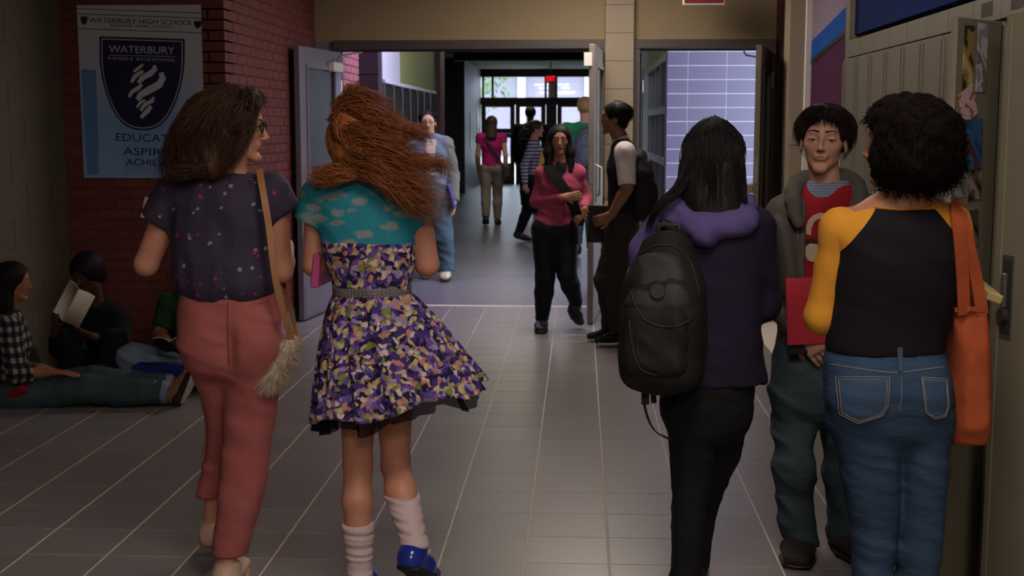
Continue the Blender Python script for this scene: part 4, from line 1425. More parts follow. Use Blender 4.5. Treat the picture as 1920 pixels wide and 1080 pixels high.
def m_blouse():
    t = NT('dark_print_blouse')
    def marks(scale, seedoff, lo):
        v = t.n('ShaderNodeTexVoronoi'); v.inputs['Scale'].default_value = scale
        mp = t.n('ShaderNodeMapping'); mp.inputs['Location'].default_value = (seedoff, seedoff * .7, seedoff * .3); t.l(t.co(), mp.inputs[0])
        nz = t.noise(70, 2); mx = t.n('ShaderNodeMix', data_type='VECTOR'); mx.inputs[0].default_value = .012
        t.l(mp.outputs[0], mx.inputs[4]); t.l(nz.outputs[1], mx.inputs[5]); t.l(mx.outputs[1], v.inputs['Vector'])
        return t.ramp(v.outputs['Distance'], [(lo, '#ffffff'), (lo + .05, '#000000')])
    base = t.mix(t.noise(9, 3).outputs[0], '#262133', '#3a3248')
    c = t.mix(t.math('MULTIPLY', marks(24, 3.1, .13), .55), base, '#a9a2ae')
    c = t.mix(t.math('MULTIPLY', marks(21, 7.7, .11), .8), c, '#a02457')
    t.color(c); t.bump(t.noise(12, 3).outputs[0], .3, .02)
    return t.set(.7, 0, .3)
def m_denim(name, c, c2, wear):
    t = NT(name)
    n1 = t.noise(5, 4); n2 = t.noise(1.0, 2, t.scaled((300, 300, 900)))
    col = t.mix(t.ramp(n1.outputs[0], [(.35, '#000000'), (.7, '#ffffff')]), c, c2)
    t.color(t.mix(t.math('MULTIPLY', n2.outputs[0], .35), col, wear))
    t.bump(t.math('ADD', t.math('MULTIPLY', t.noise(1.0, 3, t.scaled((14, 14, 45))).outputs[0], 1.6), t.math('MULTIPLY', n2.outputs[0], .2)), .35, .012)
    return t.set(.95, 0, .08)
def m_stripe(name, a, b, period, axis=2, duty=.5, rot=None):
    t = NT(name)
    v = t.xyz()[axis]
    w = t.math('FRACT', t.math('DIVIDE', v, period))
    t.color(t.mix(t.math('GREATER_THAN', w, duty), a, b))
    return t.set(.85, 0, .2)
def m_plaid():
    t = NT('plaid_flannel'); x, y, z = t.xyz()
    def band(v, per, ph, d): return t.math('GREATER_THAN', t.math('FRACT', t.math('ADD', t.math('DIVIDE', v, per), ph)), d)
    a = t.math('ADD', x, y)
    s = t.math('ADD', band(a, .055, 0, .5), band(z, .055, .2, .5))
    c = t.ramp(t.math('DIVIDE', s, 2.0), [(0, '#8e8782'), (.4, '#3b3640'), (.9, '#17151b')], 'CONSTANT')
    t.color(c); return t.set(.9, 0, .2)
M_floral, M_lace, M_blouse = m_floral(), m_lace(), m_blouse()
M_jeans = m_denim('blue_denim', '#1a2739', '#283c55', '#52667f')
M_jeansd = m_denim('dark_denim', '#29343d', '#3e4c55', '#66747b')
M_jeansl = m_denim('light_denim', '#5f7088', '#7688a0', '#9fb0c4')
M_salmon = cloth('salmon_twill', '#94504f', '#a05a58', fold=.3, var=.1)
M_blackc = cloth('black_cotton', '#101014', fold=.3)
M_nylon = paint('black_nylon', '#161514', .75, .25, 20, .5, 35, spec=.3)
M_leathr = paint('tan_leather', '#9a6a44', .5, .12)
M_rubber = paint('white_rubber', '#b9b3a8', .6)
M_rubberd = paint('dark_rubber', '#1a1817', .7)
M_blackshoe = paint('black_shoe', '#121113', .5)
M_paper = paint('paper', '#cfc6b8', .8, .04)

# ============================================================ red-haired girl in the floral dress
def redhead():
    Y = 4.0; P = lambda x, y, d=0: W(x, y, Y + d)
    b = P(700, 1100); p = Person((b[0], Y, 0), 'girl with flying red hair, teal lace top, floral skirt and white socks, walking away')
    J = skel((b[0], Y, 0), 1.60, 90)
    J.update(head=P(668, 256, .02), hf=N((-.62, .78, .02)), neck=P(678, 342), shL=P(600, 366), shR=P(778, 366), chest=P(688, 440), waist=P(697, 530), pelvis=P(700, 610),
             elL=P(589, 496, .03), elR=P(801, 496, .03), hipL=P(668, 630), hipR=P(738, 630),
             knL=P(671, 870, .02), anL=P(674, 1082, -.02), knR=P(742, 872, .06), anR=P(778, 1022, -.16))
    J['wrL'] = J['elL'] + [.06, .215, .03]; J['wrR'] = J['elR'] + [-.08, .21, .05]
    J['hdL'] = N((.5, .8, .1)); J['hdR'] = N((-.6, .7, .2)); J['hnL'] = np.array([1., -.3, 0]); J['hnR'] = np.array([-1., 0, 0]); J['curlL'] = J['curlR'] = .6
    J['toeL'] = J['anL'] + [-.005, .17, -.05]; J['toeR'] = J['anR'] + [.035, .10, -.13]
    F, info = body_field(J, .009, fine_head=.006, g=1.0, HH=.205, gl=.88)
    p.mesh('body', F, SK_PINK)
    # lace yoke with cap sleeves and collar
    F = Field(.006)
    F.loft(rings(P, [(328, 640, 725, .055), (338, 612, 762, .07), (352, 590, 790, .085), (375, 588, 792, .10), (410, 597, 786, .108), (458, 604, 778, .108)]), k=.02)
    for n, q in (('L', P(584, 414, .01)), ('R', P(802, 412, .01))):
        F.ec(J['sh' + n], q, .060, .055, k=.03, flat=True)
    F.ec(P(675, 345), P(664, 302, .02), .047, .049, k=.015)
    F.cut(P(660, 301, .02), (-.1, 0, 1), .003, (P(600, 310, -.1), P(740, 270, .15)))
    p.mesh('lace_top', F, M_lace, warp=FOLD_S)
    F = Field(.006)
    F.loft(rings(P, [(452, 603, 779, .113), (480, 608, 778, .11), (510, 618, 774, .103), (545, 630, 767, .096)]))
    bod = p.mesh('bodice', F, M_floral, warp=FOLD_S)
    # skirt, swung out to the right
    c0, c1 = P(698, 545), P(750, 748)
    rg = np.random.default_rng(2); ph = rg.random(6) * 6.28
    def skirt(u, v, grow=0.0, ruff=1.0, ext=0.0):
        c = c0 + (c1 - c0) * v ** 1.1
        w = .115 + (.275 - .115) * v ** .72; d = .097 + (.215 - .097) * v ** .8
        pl = 1 + ruff * v ** .7 * (.045 * math.sin(17 * u + ph[0] + 1.2 * math.sin(2 * u)) + .03 * math.sin(29 * u + ph[1]) + .03 * math.sin(7 * u + ph[2]))
        x = c[0] + (w + grow) * pl * math.cos(u); y = c[1] + (d + grow) * pl * math.sin(u)
        z0 = c0[2]; zh = c1[2] - .005 + .060 * math.cos(u) + .014 * math.sin(5 * u + 1) - ext
        return (x, y, z0 + (zh - z0) * v)
    sk = cloth_surface(p, 'skirt', skirt, 220, 34, M_floral)
    t = NT('black_tulle'); t.color('#15121a'); t.b.inputs['Alpha'].default_value = .62
    tul = t.set(.9, 0, .1)
    cloth_surface(p, 'tulle_petticoat', lambda u, v: skirt(u, .25 + .75 * v, -.018, 1.8, .034 + .012 * math.sin(9 * u)), 260, 16, tul, sk, .001)
    # studded belt
    F = Field(.005); F.loft(rings(P, [(533, 626, 769, .101), (553, 626, 769, .101)]))
    belt = p.mesh('belt', F, paint('grey_belt', '#6d6468', .5))
    r = rings(P, [(533, 626, 769, .101), (553, 626, 769, .101)])
    m = MB(); (z0, cx, cy, w, d), (z1, *_r2) = r[0], r[1]
    for i in range(64):
        a = 2 * math.pi * i / 64
        for tt in (.2, .5, .8):
            q = np.array([cx + (w + .001) * math.cos(a), cy + (d + .001) * math.sin(a), z0 + (z1 - z0) * tt])
            m.box(-.0035, .0035, -.0035, .0035, -.0035, .0035, .001, Matrix.Translation(Vector(q)) @ Matrix.Rotation(a, 4, 'Z'))
    p.mb('studs', m, M_steel, belt, False)
    # socks and pumps
    Mso = cloth('pale_sock', '#c4aeb2', rough=.95)
    for n, top in (('L', 978), ('R', 922)):
        F = Field(.005); kn, an = J['kn' + n], J['an' + n]; bk = -J['f'] * .012 * 1.6
        m_ = kn + (an - kn) * .3 + bk
        F.ec(m_, an, .0585, .038, k=.01); F.ec(an, an + (J['toe' + n] - an) * .4, .038, .034, k=.02)
        F.cut(P(700, top), (0, 0, 1), .003)
        p.mesh('sock', F, Mso, warp=folds(.0018, (10, 8, 260, 0), (20, -10, 190, 1)))
        blue = paint('cobalt_patent', '#1c2f86', .18, .08)
        o = shoe(p, J['an' + n] + [0, 0, -.005], J['toe' + n], 1.6, blue, M_rubberd, wide=1.0, name='pump')
    # hair
    HM = hairmat('red_hair', '#5f3018', '#b06a3c', .45)
    F = Field(.006)
    Ph, A, q = info
    F.ell(Ph(0, -.08, .15), (.40 * q, .48 * q, .40 * q), A, .01)
    F.ec(P(660, 235, -.07), P(735, 270, -.07), (.055, .065), (.04, .05), k=.04); F.ec(P(650, 285, -.08), P(735, 335, -.07), (.045, .055), (.035, .045), k=.04)
    F.ec(P(660, 320, -.07), P(620, 330, -.07), .03, .018, k=.03)
    F.ell(Ph(0, .36, -.12), (.27 * q, .26 * q, .42 * q), A, .02, 's')
    hull = p.mesh('hair', F, HM, warp=folds(.003, (30, 10, 90, 0), (50, 20, 140, 2)))
    g = []
    def G(R, *pts): g.append(([P(*t) for t in pts], R))
    G(.026, (628, 205, -.04), (655, 185, -.06), (690, 188, -.07), (722, 208, -.06), (750, 232, -.03))
    G(.030, (622, 230, -.06), (660, 210, -.10), (705, 220, -.11), (745, 245, -.08), (780, 262, -.03))
    G(.032, (622, 255, -.07), (665, 240, -.12), (715, 252, -.12), (760, 275, -.08), (806, 292, -.02))
    G(.032, (625, 275, -.07), (675, 270, -.12), (730, 288, -.12), (780, 312, -.08), (822, 330, -.02))
    G(.034, (632, 295, -.07), (690, 300, -.12), (742, 320, -.12), (790, 346, -.09), (832, 368, -.03))
    G(.032, (640, 305, -.08), (700, 322, -.13), (752, 348, -.13), (800, 376, -.10), (852, 404, -.05))
    G(.024, (650, 315, -.09), (705, 335, -.14), (755, 368, -.14), (795, 395, -.11), (832, 408, -.06))
    G(.018, (670, 308, -.10), (640, 320, -.12), (605, 328, -.11), (570, 340, -.08))
    G(.014, (690, 318, -.11), (650, 328, -.13), (615, 332, -.12), (582, 332, -.09))
    G(.022, (640, 225, -.05), (625, 250, -.06), (640, 290, -.10), (680, 318, -.12), (740, 335, -.12))
    G(.024, (650, 200, -.07), (640, 240, -.10), (665, 280, -.13), (720, 305, -.13), (770, 325, -.09))
    G(.008, (700, 215, -.07), (745, 232, -.09), (785, 250, -.06), (815, 258, 0))
    G(.008, (720, 290, -.10), (775, 300, -.08), (825, 308, -.03), (850, 330, 0))
    G(.010, (650, 190, -.03), (655, 174, -.04), (660, 166, -.05), (655, 160, -.05))
    s = locks(g, 120, 12, (.7, 1, 1.25), .017, 5)
    V, Q = strand_mesh(s, np.random.default_rng(1).uniform(.0010, .0022, len(s)))
    o = p.raw('strands', V, Q, HM, hull); o['kind'] = 'stuff'
    # pink folder at her left side
    a = P(609, 500, .10)
    f = MB().box(-.012, .012, -.12, .12, -.055, .055, .003).build('folder', paint('pink_card', '#b0467c', .5), None, label='pink folder held at the red-haired girl\'s left side', cat='folder')
    f.location = tuple(a); f.rotation_euler = (0, .12, -.05)
redhead()

# ============================================================ girl in salmon trousers
def salmon_girl():
    Y = 4.1; P = lambda x, y, d=0: W(x, y, Y + d)
    b = P(430, 1090); p = Person((b[0], Y, 0), 'brown-haired girl with glasses in a dark printed blouse and salmon trousers, walking away')
    J = skel((b[0], Y, 0), 1.65, 90)
    J.update(head=P(444, 240, .0), hf=N((.96, .10, -.03)), neck=P(425, 335), shL=P(328, 365), shR=P(510, 362), chest=P(424, 430), waist=P(427, 535), pelvis=P(430, 610),
             elL=P(274, 495, .02), elR=P(527, 508, .03), hipL=P(390, 640), hipR=P(468, 640),
             knL=P(408, 800, .18), anL=P(398, 985, .16), knR=P(462, 830, .02), anR=P(426, 1062, -.05))
    J['wrL'] = P(305, 412, .16); J['wrR'] = J['elR'] + [-.03, .22, .06]
    J['hdL'] = N((-.25, .3, .9)); J['hnL'] = N((1, .2, 0)); J['curlL'] = .5
    J['hdR'] = N((-.3, .9, .1)); J['hnR'] = np.array([-1., 0, 0]); J['curlR'] = .7
    J['toeL'] = J['anL'] + [-.03, .15, -.06]; J['toeR'] = J['anR'] + [.0, .16, -.055]
    F, info = body_field(J, .010, fine_head=.0045, g=.95, HH=.215, ga=1.0, gl=.72)
    bo = p.mesh('body', F, SK_PINK)
    eyes(p, info, bo, lids=.3, lip='#9a4a4a')
    # glasses
    Ph, A, q = info; m = MB()
    for s in (-1, 1):
        c = Ph(s * .15, .40, .02)
        m.tube([c + (A[0] * math.cos(t) * .115 + A[2] * math.sin(t) * .085) * q for t in np.linspace(0, 2 * math.pi, 21)], .0028, 6)
        m.tube([Ph(s * .265, .39, .04), Ph(s * .36, .15, .04), Ph(s * .37, -.06, .02)], .0025, 6)
    m.tube([Ph(-.04, .41, .04), Ph(0, .43, .05), Ph(.04, .41, .04)], .0025, 6)
    p.mb('glasses', m, M_rubberd)
    # blouse
    F = Field(.0065)
    F.loft(rings(P, [(326, 388, 465, .055), (335, 360, 492, .075), (350, 330, 515, .09), (380, 322, 520, .105), (430, 322, 515, .115), (490, 323, 518, .125), (530, 330, 522, .13), (548, 342, 518, .122), (556, 350, 508, .112)]), k=.02)
    for n, q_ in (('L', P(300, 412, .01)), ('R', P(530, 402, .01))):
        F.ec(J['sh' + n], q_, .064, .062, k=.03, flat=True)
    p.mesh('blouse', F, M_blouse, warp=crease(.007, 16, 16, 6, .5, 3.0))
    # trousers
    F = Field(.007)
    F.loft(rings(P, [(545, 343, 517, .105), (580, 336, 521, .115), (620, 335, 526, .125), (655, 345, 529, .122), (680, 358, 525, .105)]), k=.02, bottom=False)
    F.loft(rings(P, [(640, 342, 430, .11, 0), (690, 362, 434, .10, .02), (740, 382, 444, .09, .06), (800, 394, 446, .075, .11), (860, 385, 432, .068, .15), (928, 371, 418, .06, .16)]), k=.03)
    F.loft(rings(P, [(640, 425, 530, .11, 0), (690, 424, 528, .10, 0), (760, 422, 518, .09, .01), (830, 420, 508, .078, .01), (900, 414, 499, .068, 0), (960, 408, 484, .062, -.02), (1036, 400, 462, .058, -.03)]), k=.03)
    for c in (P(388, 645, -.07), P(470, 645, -.07)): F.ell(c, (.07, .055, .085), k=.06)
    for a_, c_ in (((427, 605), (426, 650)), ((426, 650), (424, 705))): F.ec(P(*a_, -.150), P(*c_, -.135), .018, k=.03, op='s')
    tr = p.mesh('trousers', F, M_salmon, warp=FOLD_A)
    F = Field(.006); F.loft(rings(P, [(549, 341, 518, .108), (566, 338, 520, .111)])); p.mesh('waistband', F, M_salmon, tr)
    bv = bvh_of(tr)
    seam(p, 'seam', bv, [(427, 566), (427, 610), (428, 650), (430, 685)], .002, cloth('salmon_seam', '#7d3a36'), tr)
    flat = paint('beige_flat', '#b89a86', .5)
    for n in 'LR': shoe(p, J['an' + n], J['toe' + n], 1.6, flat, M_leathr, name='flat_shoe')
    # hair
    HM = hairmat('brown_hair', '#2b1a12', '#553624')
    F = Field(.006); Ph, A, q = info
    F.ell(Ph(0, -.10, .15), (.42 * q, .50 * q, .42 * q), A, .01)
    F.ec(P(405, 235, -.05), P(365, 300, -.07), (.075, .07), (.06, .055), k=.05); F.ec(P(425, 260, -.07), P(395, 310, -.09), (.06, .055), (.05, .045), k=.04)
    F.ell(Ph(0, .40, -.12), (.34 * q, .27 * q, .45 * q), A, .02, 's')
    hull = p.mesh('hair', F, HM, warp=folds(.003, (80, 20, 30, 0), (120, 40, 50, 2)))
    g = []
    def G(R, *pts): g.append(([P(*t) for t in pts], R))
    for dx in range(6):
        x = 385 + dx * 16
        G(.030, (435 + dx * 5, 166, -.03 - .01 * dx), (x + 5, 185 + abs(dx - 3) * 3, -.08), (x - 22 - (5 - dx) * 4, 240, -.11), (x - 42 - (5 - dx) * 3, 295, -.11), (x - 58, 338, -.10))
    G(.026, (430, 165, .03), (370, 190, .02), (338, 245, .0), (322, 300, -.02), (312, 330, -.04))
    G(.024, (430, 165, 0), (360, 205, -.02), (330, 270, -.04), (312, 320, -.06), (322, 348, -.07))
    G(.022, (455, 168, -.03), (468, 190, -.05), (462, 240, -.08), (440, 290, -.10), (408, 335, -.11))
    G(.014, (460, 168, -.01), (480, 182, .0), (478, 205, -.02), (462, 235, -.07), (445, 275, -.09))
    G(.012, (462, 168, .02), (486, 183, .03), (490, 200, .02))
    G(.022, (400, 300, -.12), (360, 320, -.13), (330, 325, -.12), (308, 318, -.10))
    s = locks(g, 115, 11, (.7, 1, 1.2), .010, 8)
    V, Q = strand_mesh(s, np.random.default_rng(1).uniform(.0010, .0022, len(s)))
    o = p.raw('strands', V, Q, HM, hull); o['kind'] = 'stuff'
    # paper in her left hand
    c = P(280, 391, .20)
    pp = MB().box(-.022, .022, -.002, .002, -.036, .036).build('paper_note', M_paper, None, label='small white paper held up in front of the left shoulder of the salmon-trousered girl', cat='paper')
    pp.location = tuple(c); pp.rotation_euler = (.1, .25, .2)
    # furry shoulder bag
    e = empty('shoulder_bag', P(521, 730, -.03), 'cream furry bag on a long tan strap at the right hip of the salmon-trousered girl', 'bag')
    off = np.array(e.location)
    F = Field(.006); a, b_ = P(545, 645, -.03), P(503, 712, -.05)
    F.ec(a, b_, (.034, .030), (.045, .034), (0, 1, 0), .02)
    F.rbox((a + b_) / 2, (.035, .03, .055), np.array([N(np.cross(N(b_ - a), (0, 1, 0))), (0, 1, 0), N(b_ - a)]), .02, .02)
    V, Q = F.solve(); V = relax(V, Q, 1)
    bo = bpy.data.objects.new('pouch', np_mesh('pouch', V - off, Q, paint('cream_fur', '#b7a592', .95, .2, 60))); link(bo, e)
    rg = np.random.default_rng(3); ix = rg.integers(0, len(V), 2600); c = V.mean(0)
    st = []
    for i in ix:
        n = N((V[i] - c) * [1, 1, .8]) ; d = n * .016 + np.array([-.005, 0, -.014]) + rg.normal(size=3) * .005
        st.append([V[i], V[i] + d * .5, V[i] + d])
    V2, Q2 = strand_mesh(np.array(st), .0012)
    fo = bpy.data.objects.new('fur', np_mesh('fur', V2 - off, Q2, paint('cream_fur', '#b7a592', .95, .2, 60))); link(fo, bo); fo['kind'] = 'stuff'
    pts = [P(487, 318, -.02), P(489, 335, -.085), P(497, 380, -.125), P(505, 430, -.13), P(512, 490, -.135), P(520, 540, -.125), P(535, 600, -.09), P(548, 640, -.05)]
    MB().strip([q_ - off for q_ in catmull(pts, 24)], (.25, -1, 0), .021, .003).build('strap', M_leathr, e)
    pts = [P(487, 318, -.02), P(490, 322, .06), P(505, 400, .13), P(530, 520, .12), P(556, 630, .0), P(552, 642, -.03)]
    MB().strip([q_ - off for q_ in catmull(pts, 24)], (.25, 1, 0), .016, .003).build('strap', M_leathr, e)
    MB().tube([P(549, 636, -.045) - off, P(551, 650, -.045) - off], .008, 8).build('clasp', M_rubberd, e)
salmon_girl()

def backpack(name, label, c, r, f, u, w, d, h, mat, mat2, res=.007, straps=True, lace=True, pocket=True):
    """c: centre of the pack; f: direction away from the wearer's back; u: up"""
    f = N(f); u = N(np.asarray(u) - f * (np.asarray(u) @ f)); r = np.cross(u, f)
    A = np.array([r, f, u]); c = np.asarray(c, float)
    e = empty(name, c - u * h / 2, label, 'backpack'); off = np.array(e.location)
    P = lambda x, y, z: c + r * x + f * y + u * z
    def put(n, F, m, parent=None, warp=None):
        F.warp = warp; V, Q = F.solve(); V = relax(V, Q, 1)
        o = bpy.data.objects.new(n, np_mesh(n, V - off, Q, m)); link(o, parent or e); return o
    F = Field(res)
    F.ec(P(0, 0, -h * .32), P(0, -d * .05, h * .12), (w * .5, d * .5), (w * .47, d * .46), r, .04)
    F.ec(P(0, -d * .05, h * .12), P(0, -d * .15, h * .36), (w * .47, d * .46), (w * .34, d * .32), r, .04)
    F.rbox(P(0, 0, -h * .22), (w * .47, d * .42, h * .27), A, .05, .03)
    b = put('pack', F, mat, warp=crease(.008, 9, 9, 12, .6))
    if pocket:
        F = Field(res)
        F.ec(P(0, d * .36, -h * .30), P(0, d * .34, -h * .02), (w * .40, d * .22), (w * .36, d * .18), r, .02)
        F.rbox(P(0, d * .40, -h * .18), (w * .37, d * .16, h * .2), A, .03, .02)
        pk = put('front_pocket', F, mat, b, crease(.008, 9, 9, 14, .6, 5.))
        F = Field(res); F.ec(P(0, d * .30, h * .05), P(0, d * .18, h * .30), (w * .41, d * .20), (w * .27, d * .15), r, .03)
        put('upper_panel', F, mat2, b, crease(.008, 9, 9, 14, .6, 2.))
    MB().tube([P(-.035, -d * .30, h * .42) - off, P(-.03, -d * .30, h * .52) - off, P(.03, -d * .30, h * .52) - off, P(.035, -d * .30, h * .42) - off], .008, 6).build('grab_handle', mat2, e, smooth=True)
    return e, off, P

# ============================================================ girl in the purple hooded jacket
def hoodie_girl():
    Y = 4.05; P = lambda x, y, d=0: W(x, y, Y + d)
    b = P(1300, 1100); p = Person((b[0], Y, 0), 'girl with long straight black hair in a dark purple hooded jacket and black trousers')
    J = skel((b[0], Y, 0), 1.56, 88)
    J.update(head=P(1338, 292, .03), hf=N((.25, .97, -.08)), neck=P(1330, 382), shL=P(1252, 432), shR=P(1410, 430), chest=P(1332, 500), waist=P(1332, 590), pelvis=P(1330, 680),
             elL=P(1226, 560, .03), elR=P(1428, 570, .03), hipL=P(1295, 700), hipR=P(1372, 700),
             knL=P(1294, 900, .02), anL=P(1288, 1085, -.06), knR=P(1322, 900, .18), anR=P(1300, 1050, .20))
    J['wrL'] = P(1262, 545, .26); J['wrR'] = P(1392, 590, .24)
    J['hdL'] = N((.4, .9, .1)); J['hdR'] = N((-.6, .7, .1)); J['hnL'] = np.array([1., 0, 0]); J['hnR'] = np.array([-1., 0, 0]); J['curlL'] = J['curlR'] = .7
    J['toeL'] = J['anL'] + [-.01, .16, -.055]; J['toeR'] = J['anR'] + [.02, .16, -.05]
    F, info = body_field(J, .013, fine_head=.007, g=.9, HH=.205, gl=.75)
    p.mesh('body', F, SK_TAN)
    M_pur = cloth('plum_fleece', '#1a1428', '#221a32', fold=.3); M_hood = cloth('violet_fleece', '#54487e', '#61548c', fold=.35)
    F = Field(.008)
    F.loft(rings(P, [(388, 1290, 1390, .08), (405, 1250, 1418, .10), (440, 1230, 1432, .125), (520, 1232, 1430, .135), (600, 1232, 1428, .135), (660, 1230, 1430, .14), (690, 1236, 1432, .135), (712, 1250, 1436, .13)]), k=.03)
    F.ec(P(1405, 690, .0), P(1432, 712, -.03), (.035, .06), (.01, .02), k=.03)
    for n in 'LR':
        F.ell(J['sh' + n], .068, k=.04); F.ec(J['sh' + n], J['el' + n], .066, .056, k=.03); F.ec(J['el' + n], J['wr' + n], .056, .042, k=.02)
    jk = p.mesh('jacket', F, M_pur, warp=FOLD_A)
    F = Field(.008)                               # hood lying on the shoulders
    F.ec(P(1262, 402, -.05), P(1320, 432, -.13), (.045, .05), (.055, .045), k=.03); F.ec(P(1320, 432, -.13), P(1392, 410, -.10), (.055, .045), (.046, .048), k=.03)
    F.ec(P(1262, 402, -.05), P(1275, 375, .05), .045, .035, k=.02); F.ec(P(1392, 408, -.09), P(1398, 380, .03), .035, .03, k=.02)
    F.ec(P(1285, 390, -.08), P(1370, 392, -.09), (.03, .03), k=.02)
    p.mesh('hood', F, M_hood, jk, warp=crease(.010, 12, 12, 22, .6))
    F = Field(.008)
    F.ec(P(1244, 428, -.02), P(1213, 470, .0), .060, .055, k=.02); F.ec(P(1213, 470, 0), P(1208, 500, .02), .055, .05, k=.02)
    p.mesh('shoulder_panel', F, M_hood, jk)
    F = Field(.008)
    F.loft(rings(P, [(680, 1240, 1418, .12), (720, 1237, 1414, .125), (770, 1243, 1408, .12), (800, 1250, 1402, .11)]), k=.02, bottom=False)
    F.loft(rings(P, [(760, 1242, 1335, .11, -.02), (850, 1258, 1340, .095, 0), (900, 1260, 1332, .085, 0), (950, 1261, 1324, .075, -.02), (1000, 1260, 1318, .068, -.04), (1082, 1256, 1316, .062, -.06)]), k=.03)
    F.loft(rings(P, [(760, 1310, 1408, .11, .02), (850, 1300, 1389, .095, .10), (900, 1290, 1365, .085, .16), (950, 1282, 1346, .075, .19), (1000, 1276, 1336, .065, .2), (1062, 1272, 1327, .06, .2)]), k=.03)
    p.mesh('trousers', F, M_blackc, warp=crease(.006, 6, 6, 18))
    for n in 'LR': shoe(p, J['an' + n], J['toe' + n], 1.6, M_blackshoe, M_rubberd, low=False, name='boot')
    HM = hairmat('black_hair', '#0d0a0c', '#191314', .5, .22)
    F = Field(.008); Ph, A, q = info
    F.ell(Ph(0, -.08, .15), (.405 * q, .485 * q, .405 * q), A, .01)
    F.loft(rings(P, [(268, 1300, 1376, .08, 0), (284, 1286, 1390, .10, 0), (305, 1274, 1396, .115, -.01), (340, 1270, 1398, .105, -.03), (372, 1272, 1399, .085, -.06), (400, 1285, 1399, .06, -.09), (425, 1310, 1396, .03, -.12)]), k=.02)
    F.ell(Ph(0, .42, -.14), (.27 * q, .30 * q, .42 * q), A, .02, 's')
    hull = p.mesh('hair', F, HM, warp=crease(.003, 60, 60, 3, .1))
    g = []
    def G(R, *pts): g.append(([P(*t) for t in pts], R))
    for i in range(9):
        x = 1284 + i * 13; o = abs(i - 4)
        G(.014, (1338 + (i - 4) * 5, 222 + o * 2.2, -.01), (1338 + (i - 4) * 12, 242 + o * 5, -.10 + o * .012), (x, 300, -.130 + o * .014), (x + (i - 4) * .5, 350, -.140 + o * .012), (x + (3 if i > 4 else -3), 392 + (i % 3) * 8, -.150 + o * .008))
    G(.010, (1290, 300, -.08), (1272, 345, -.10), (1248, 372, -.13), (1228, 398, -.14), (1216, 430, -.13))
    G(.008, (1296, 320, -.09), (1275, 360, -.13), (1245, 380, -.15), (1222, 410, -.15), (1212, 440, -.14))
    G(.010, (1385, 330, -.08), (1394, 370, -.11), (1396, 400, -.13))
    s = locks(g, 130, 9, (.9, 1, 1), .004, 3)
    V, Q = strand_mesh(s, np.random.default_rng(1).uniform(.0008, .0018, len(s)))
    o = p.raw('strands', V, Q, HM, hull); o['kind'] = 'stuff'
    # backpack slung on the left shoulder
    c = P(1243, 580, -.20)
    e, off, B = backpack('backpack', 'black nylon backpack slung on the left shoulder of the girl in purple', c, None, (-.35, -1, .03), (-.03, -.06, 1), .25, .20, .485, M_nylon, paint('charcoal_nylon', '#262320', .7, .25, 20, .5, 35))
    MB().strip(catmull([B(.06, -.06, .22) - off, P(1262, 425, -.13) - off, P(1252, 408, -.05) - off, P(1248, 420, .06) - off, P(1235, 480, .12) - off, P(1222, 560, .08) - off, B(-.06, -.1, -.16) - off], 26), (0, 0, 1), .055, .012).build('shoulder_strap', M_nylon, e)
    pts = [P(1210, 705, -.16), P(1206, 740, -.17), P(1213, 778, -.17), P(1228, 808, -.17), P(1256, 824, -.16)]
    MB().strip([q_ - off for q_ in catmull(pts, 16)], (1, .2, .3), .022, .004).build('loose_strap', M_nylon, e)
    MB().box(-.012, .012, -.006, .006, -.028, .028, .003).build('buckle', M_rubberd, e).location = tuple(P(1210, 742, -.17) - off)
    MB().tube([P(1222, 700, -.17) - off, P(1226, 755, -.17) - off], .010, 6).build('loose_strap', M_nylon, e)
    ms = [o_ for o_ in e.children if o_.name.startswith('pack')]
    allm = [o_ for o_ in e.children_recursive if o_.name.split('.')[0] in ('pack', 'front_pocket', 'upper_panel')]
    Vv = []; Ff = []
    for o_ in allm:
        n0 = len(Vv); Vv += [v.co + e.location for v in o_.data.vertices]; Ff += [[i_ + n0 for i_ in g_.vertices] for g_ in o_.data.polygons]
    bvp = BVHTree.FromPolygons(Vv, Ff)
    for pl in ([(1184, 548), (1192, 575), (1210, 600), (1240, 612), (1275, 610), (1300, 596)], [(1200, 478), (1225, 462), (1262, 462), (1290, 485), (1304, 520), (1312, 560)], [(1198, 625), (1196, 650), (1198, 672)], [(1180, 600), (1186, 650), (1200, 690), (1235, 705)]):
        pts = [hit(bvp, *q_, .001) for q_ in catmull([(x_, y_, 0) for x_, y_ in pl], 16)[:, :2]]
        pts = [q_ - off for q_ in pts if q_ is not None]
        if len(pts) > 3: MB().tube(pts, .0035, 6).build('zip', M_rubberd, ms[0], smooth=True)
    patchc = B(.012, .098, .065) - off
    MB().tube([patchc, patchc + (B(0, .01, 0) - B(0, 0, 0))], .022, 14).build('badge', paint('grey_badge', '#413e3d', .3), e)
hoodie_girl()

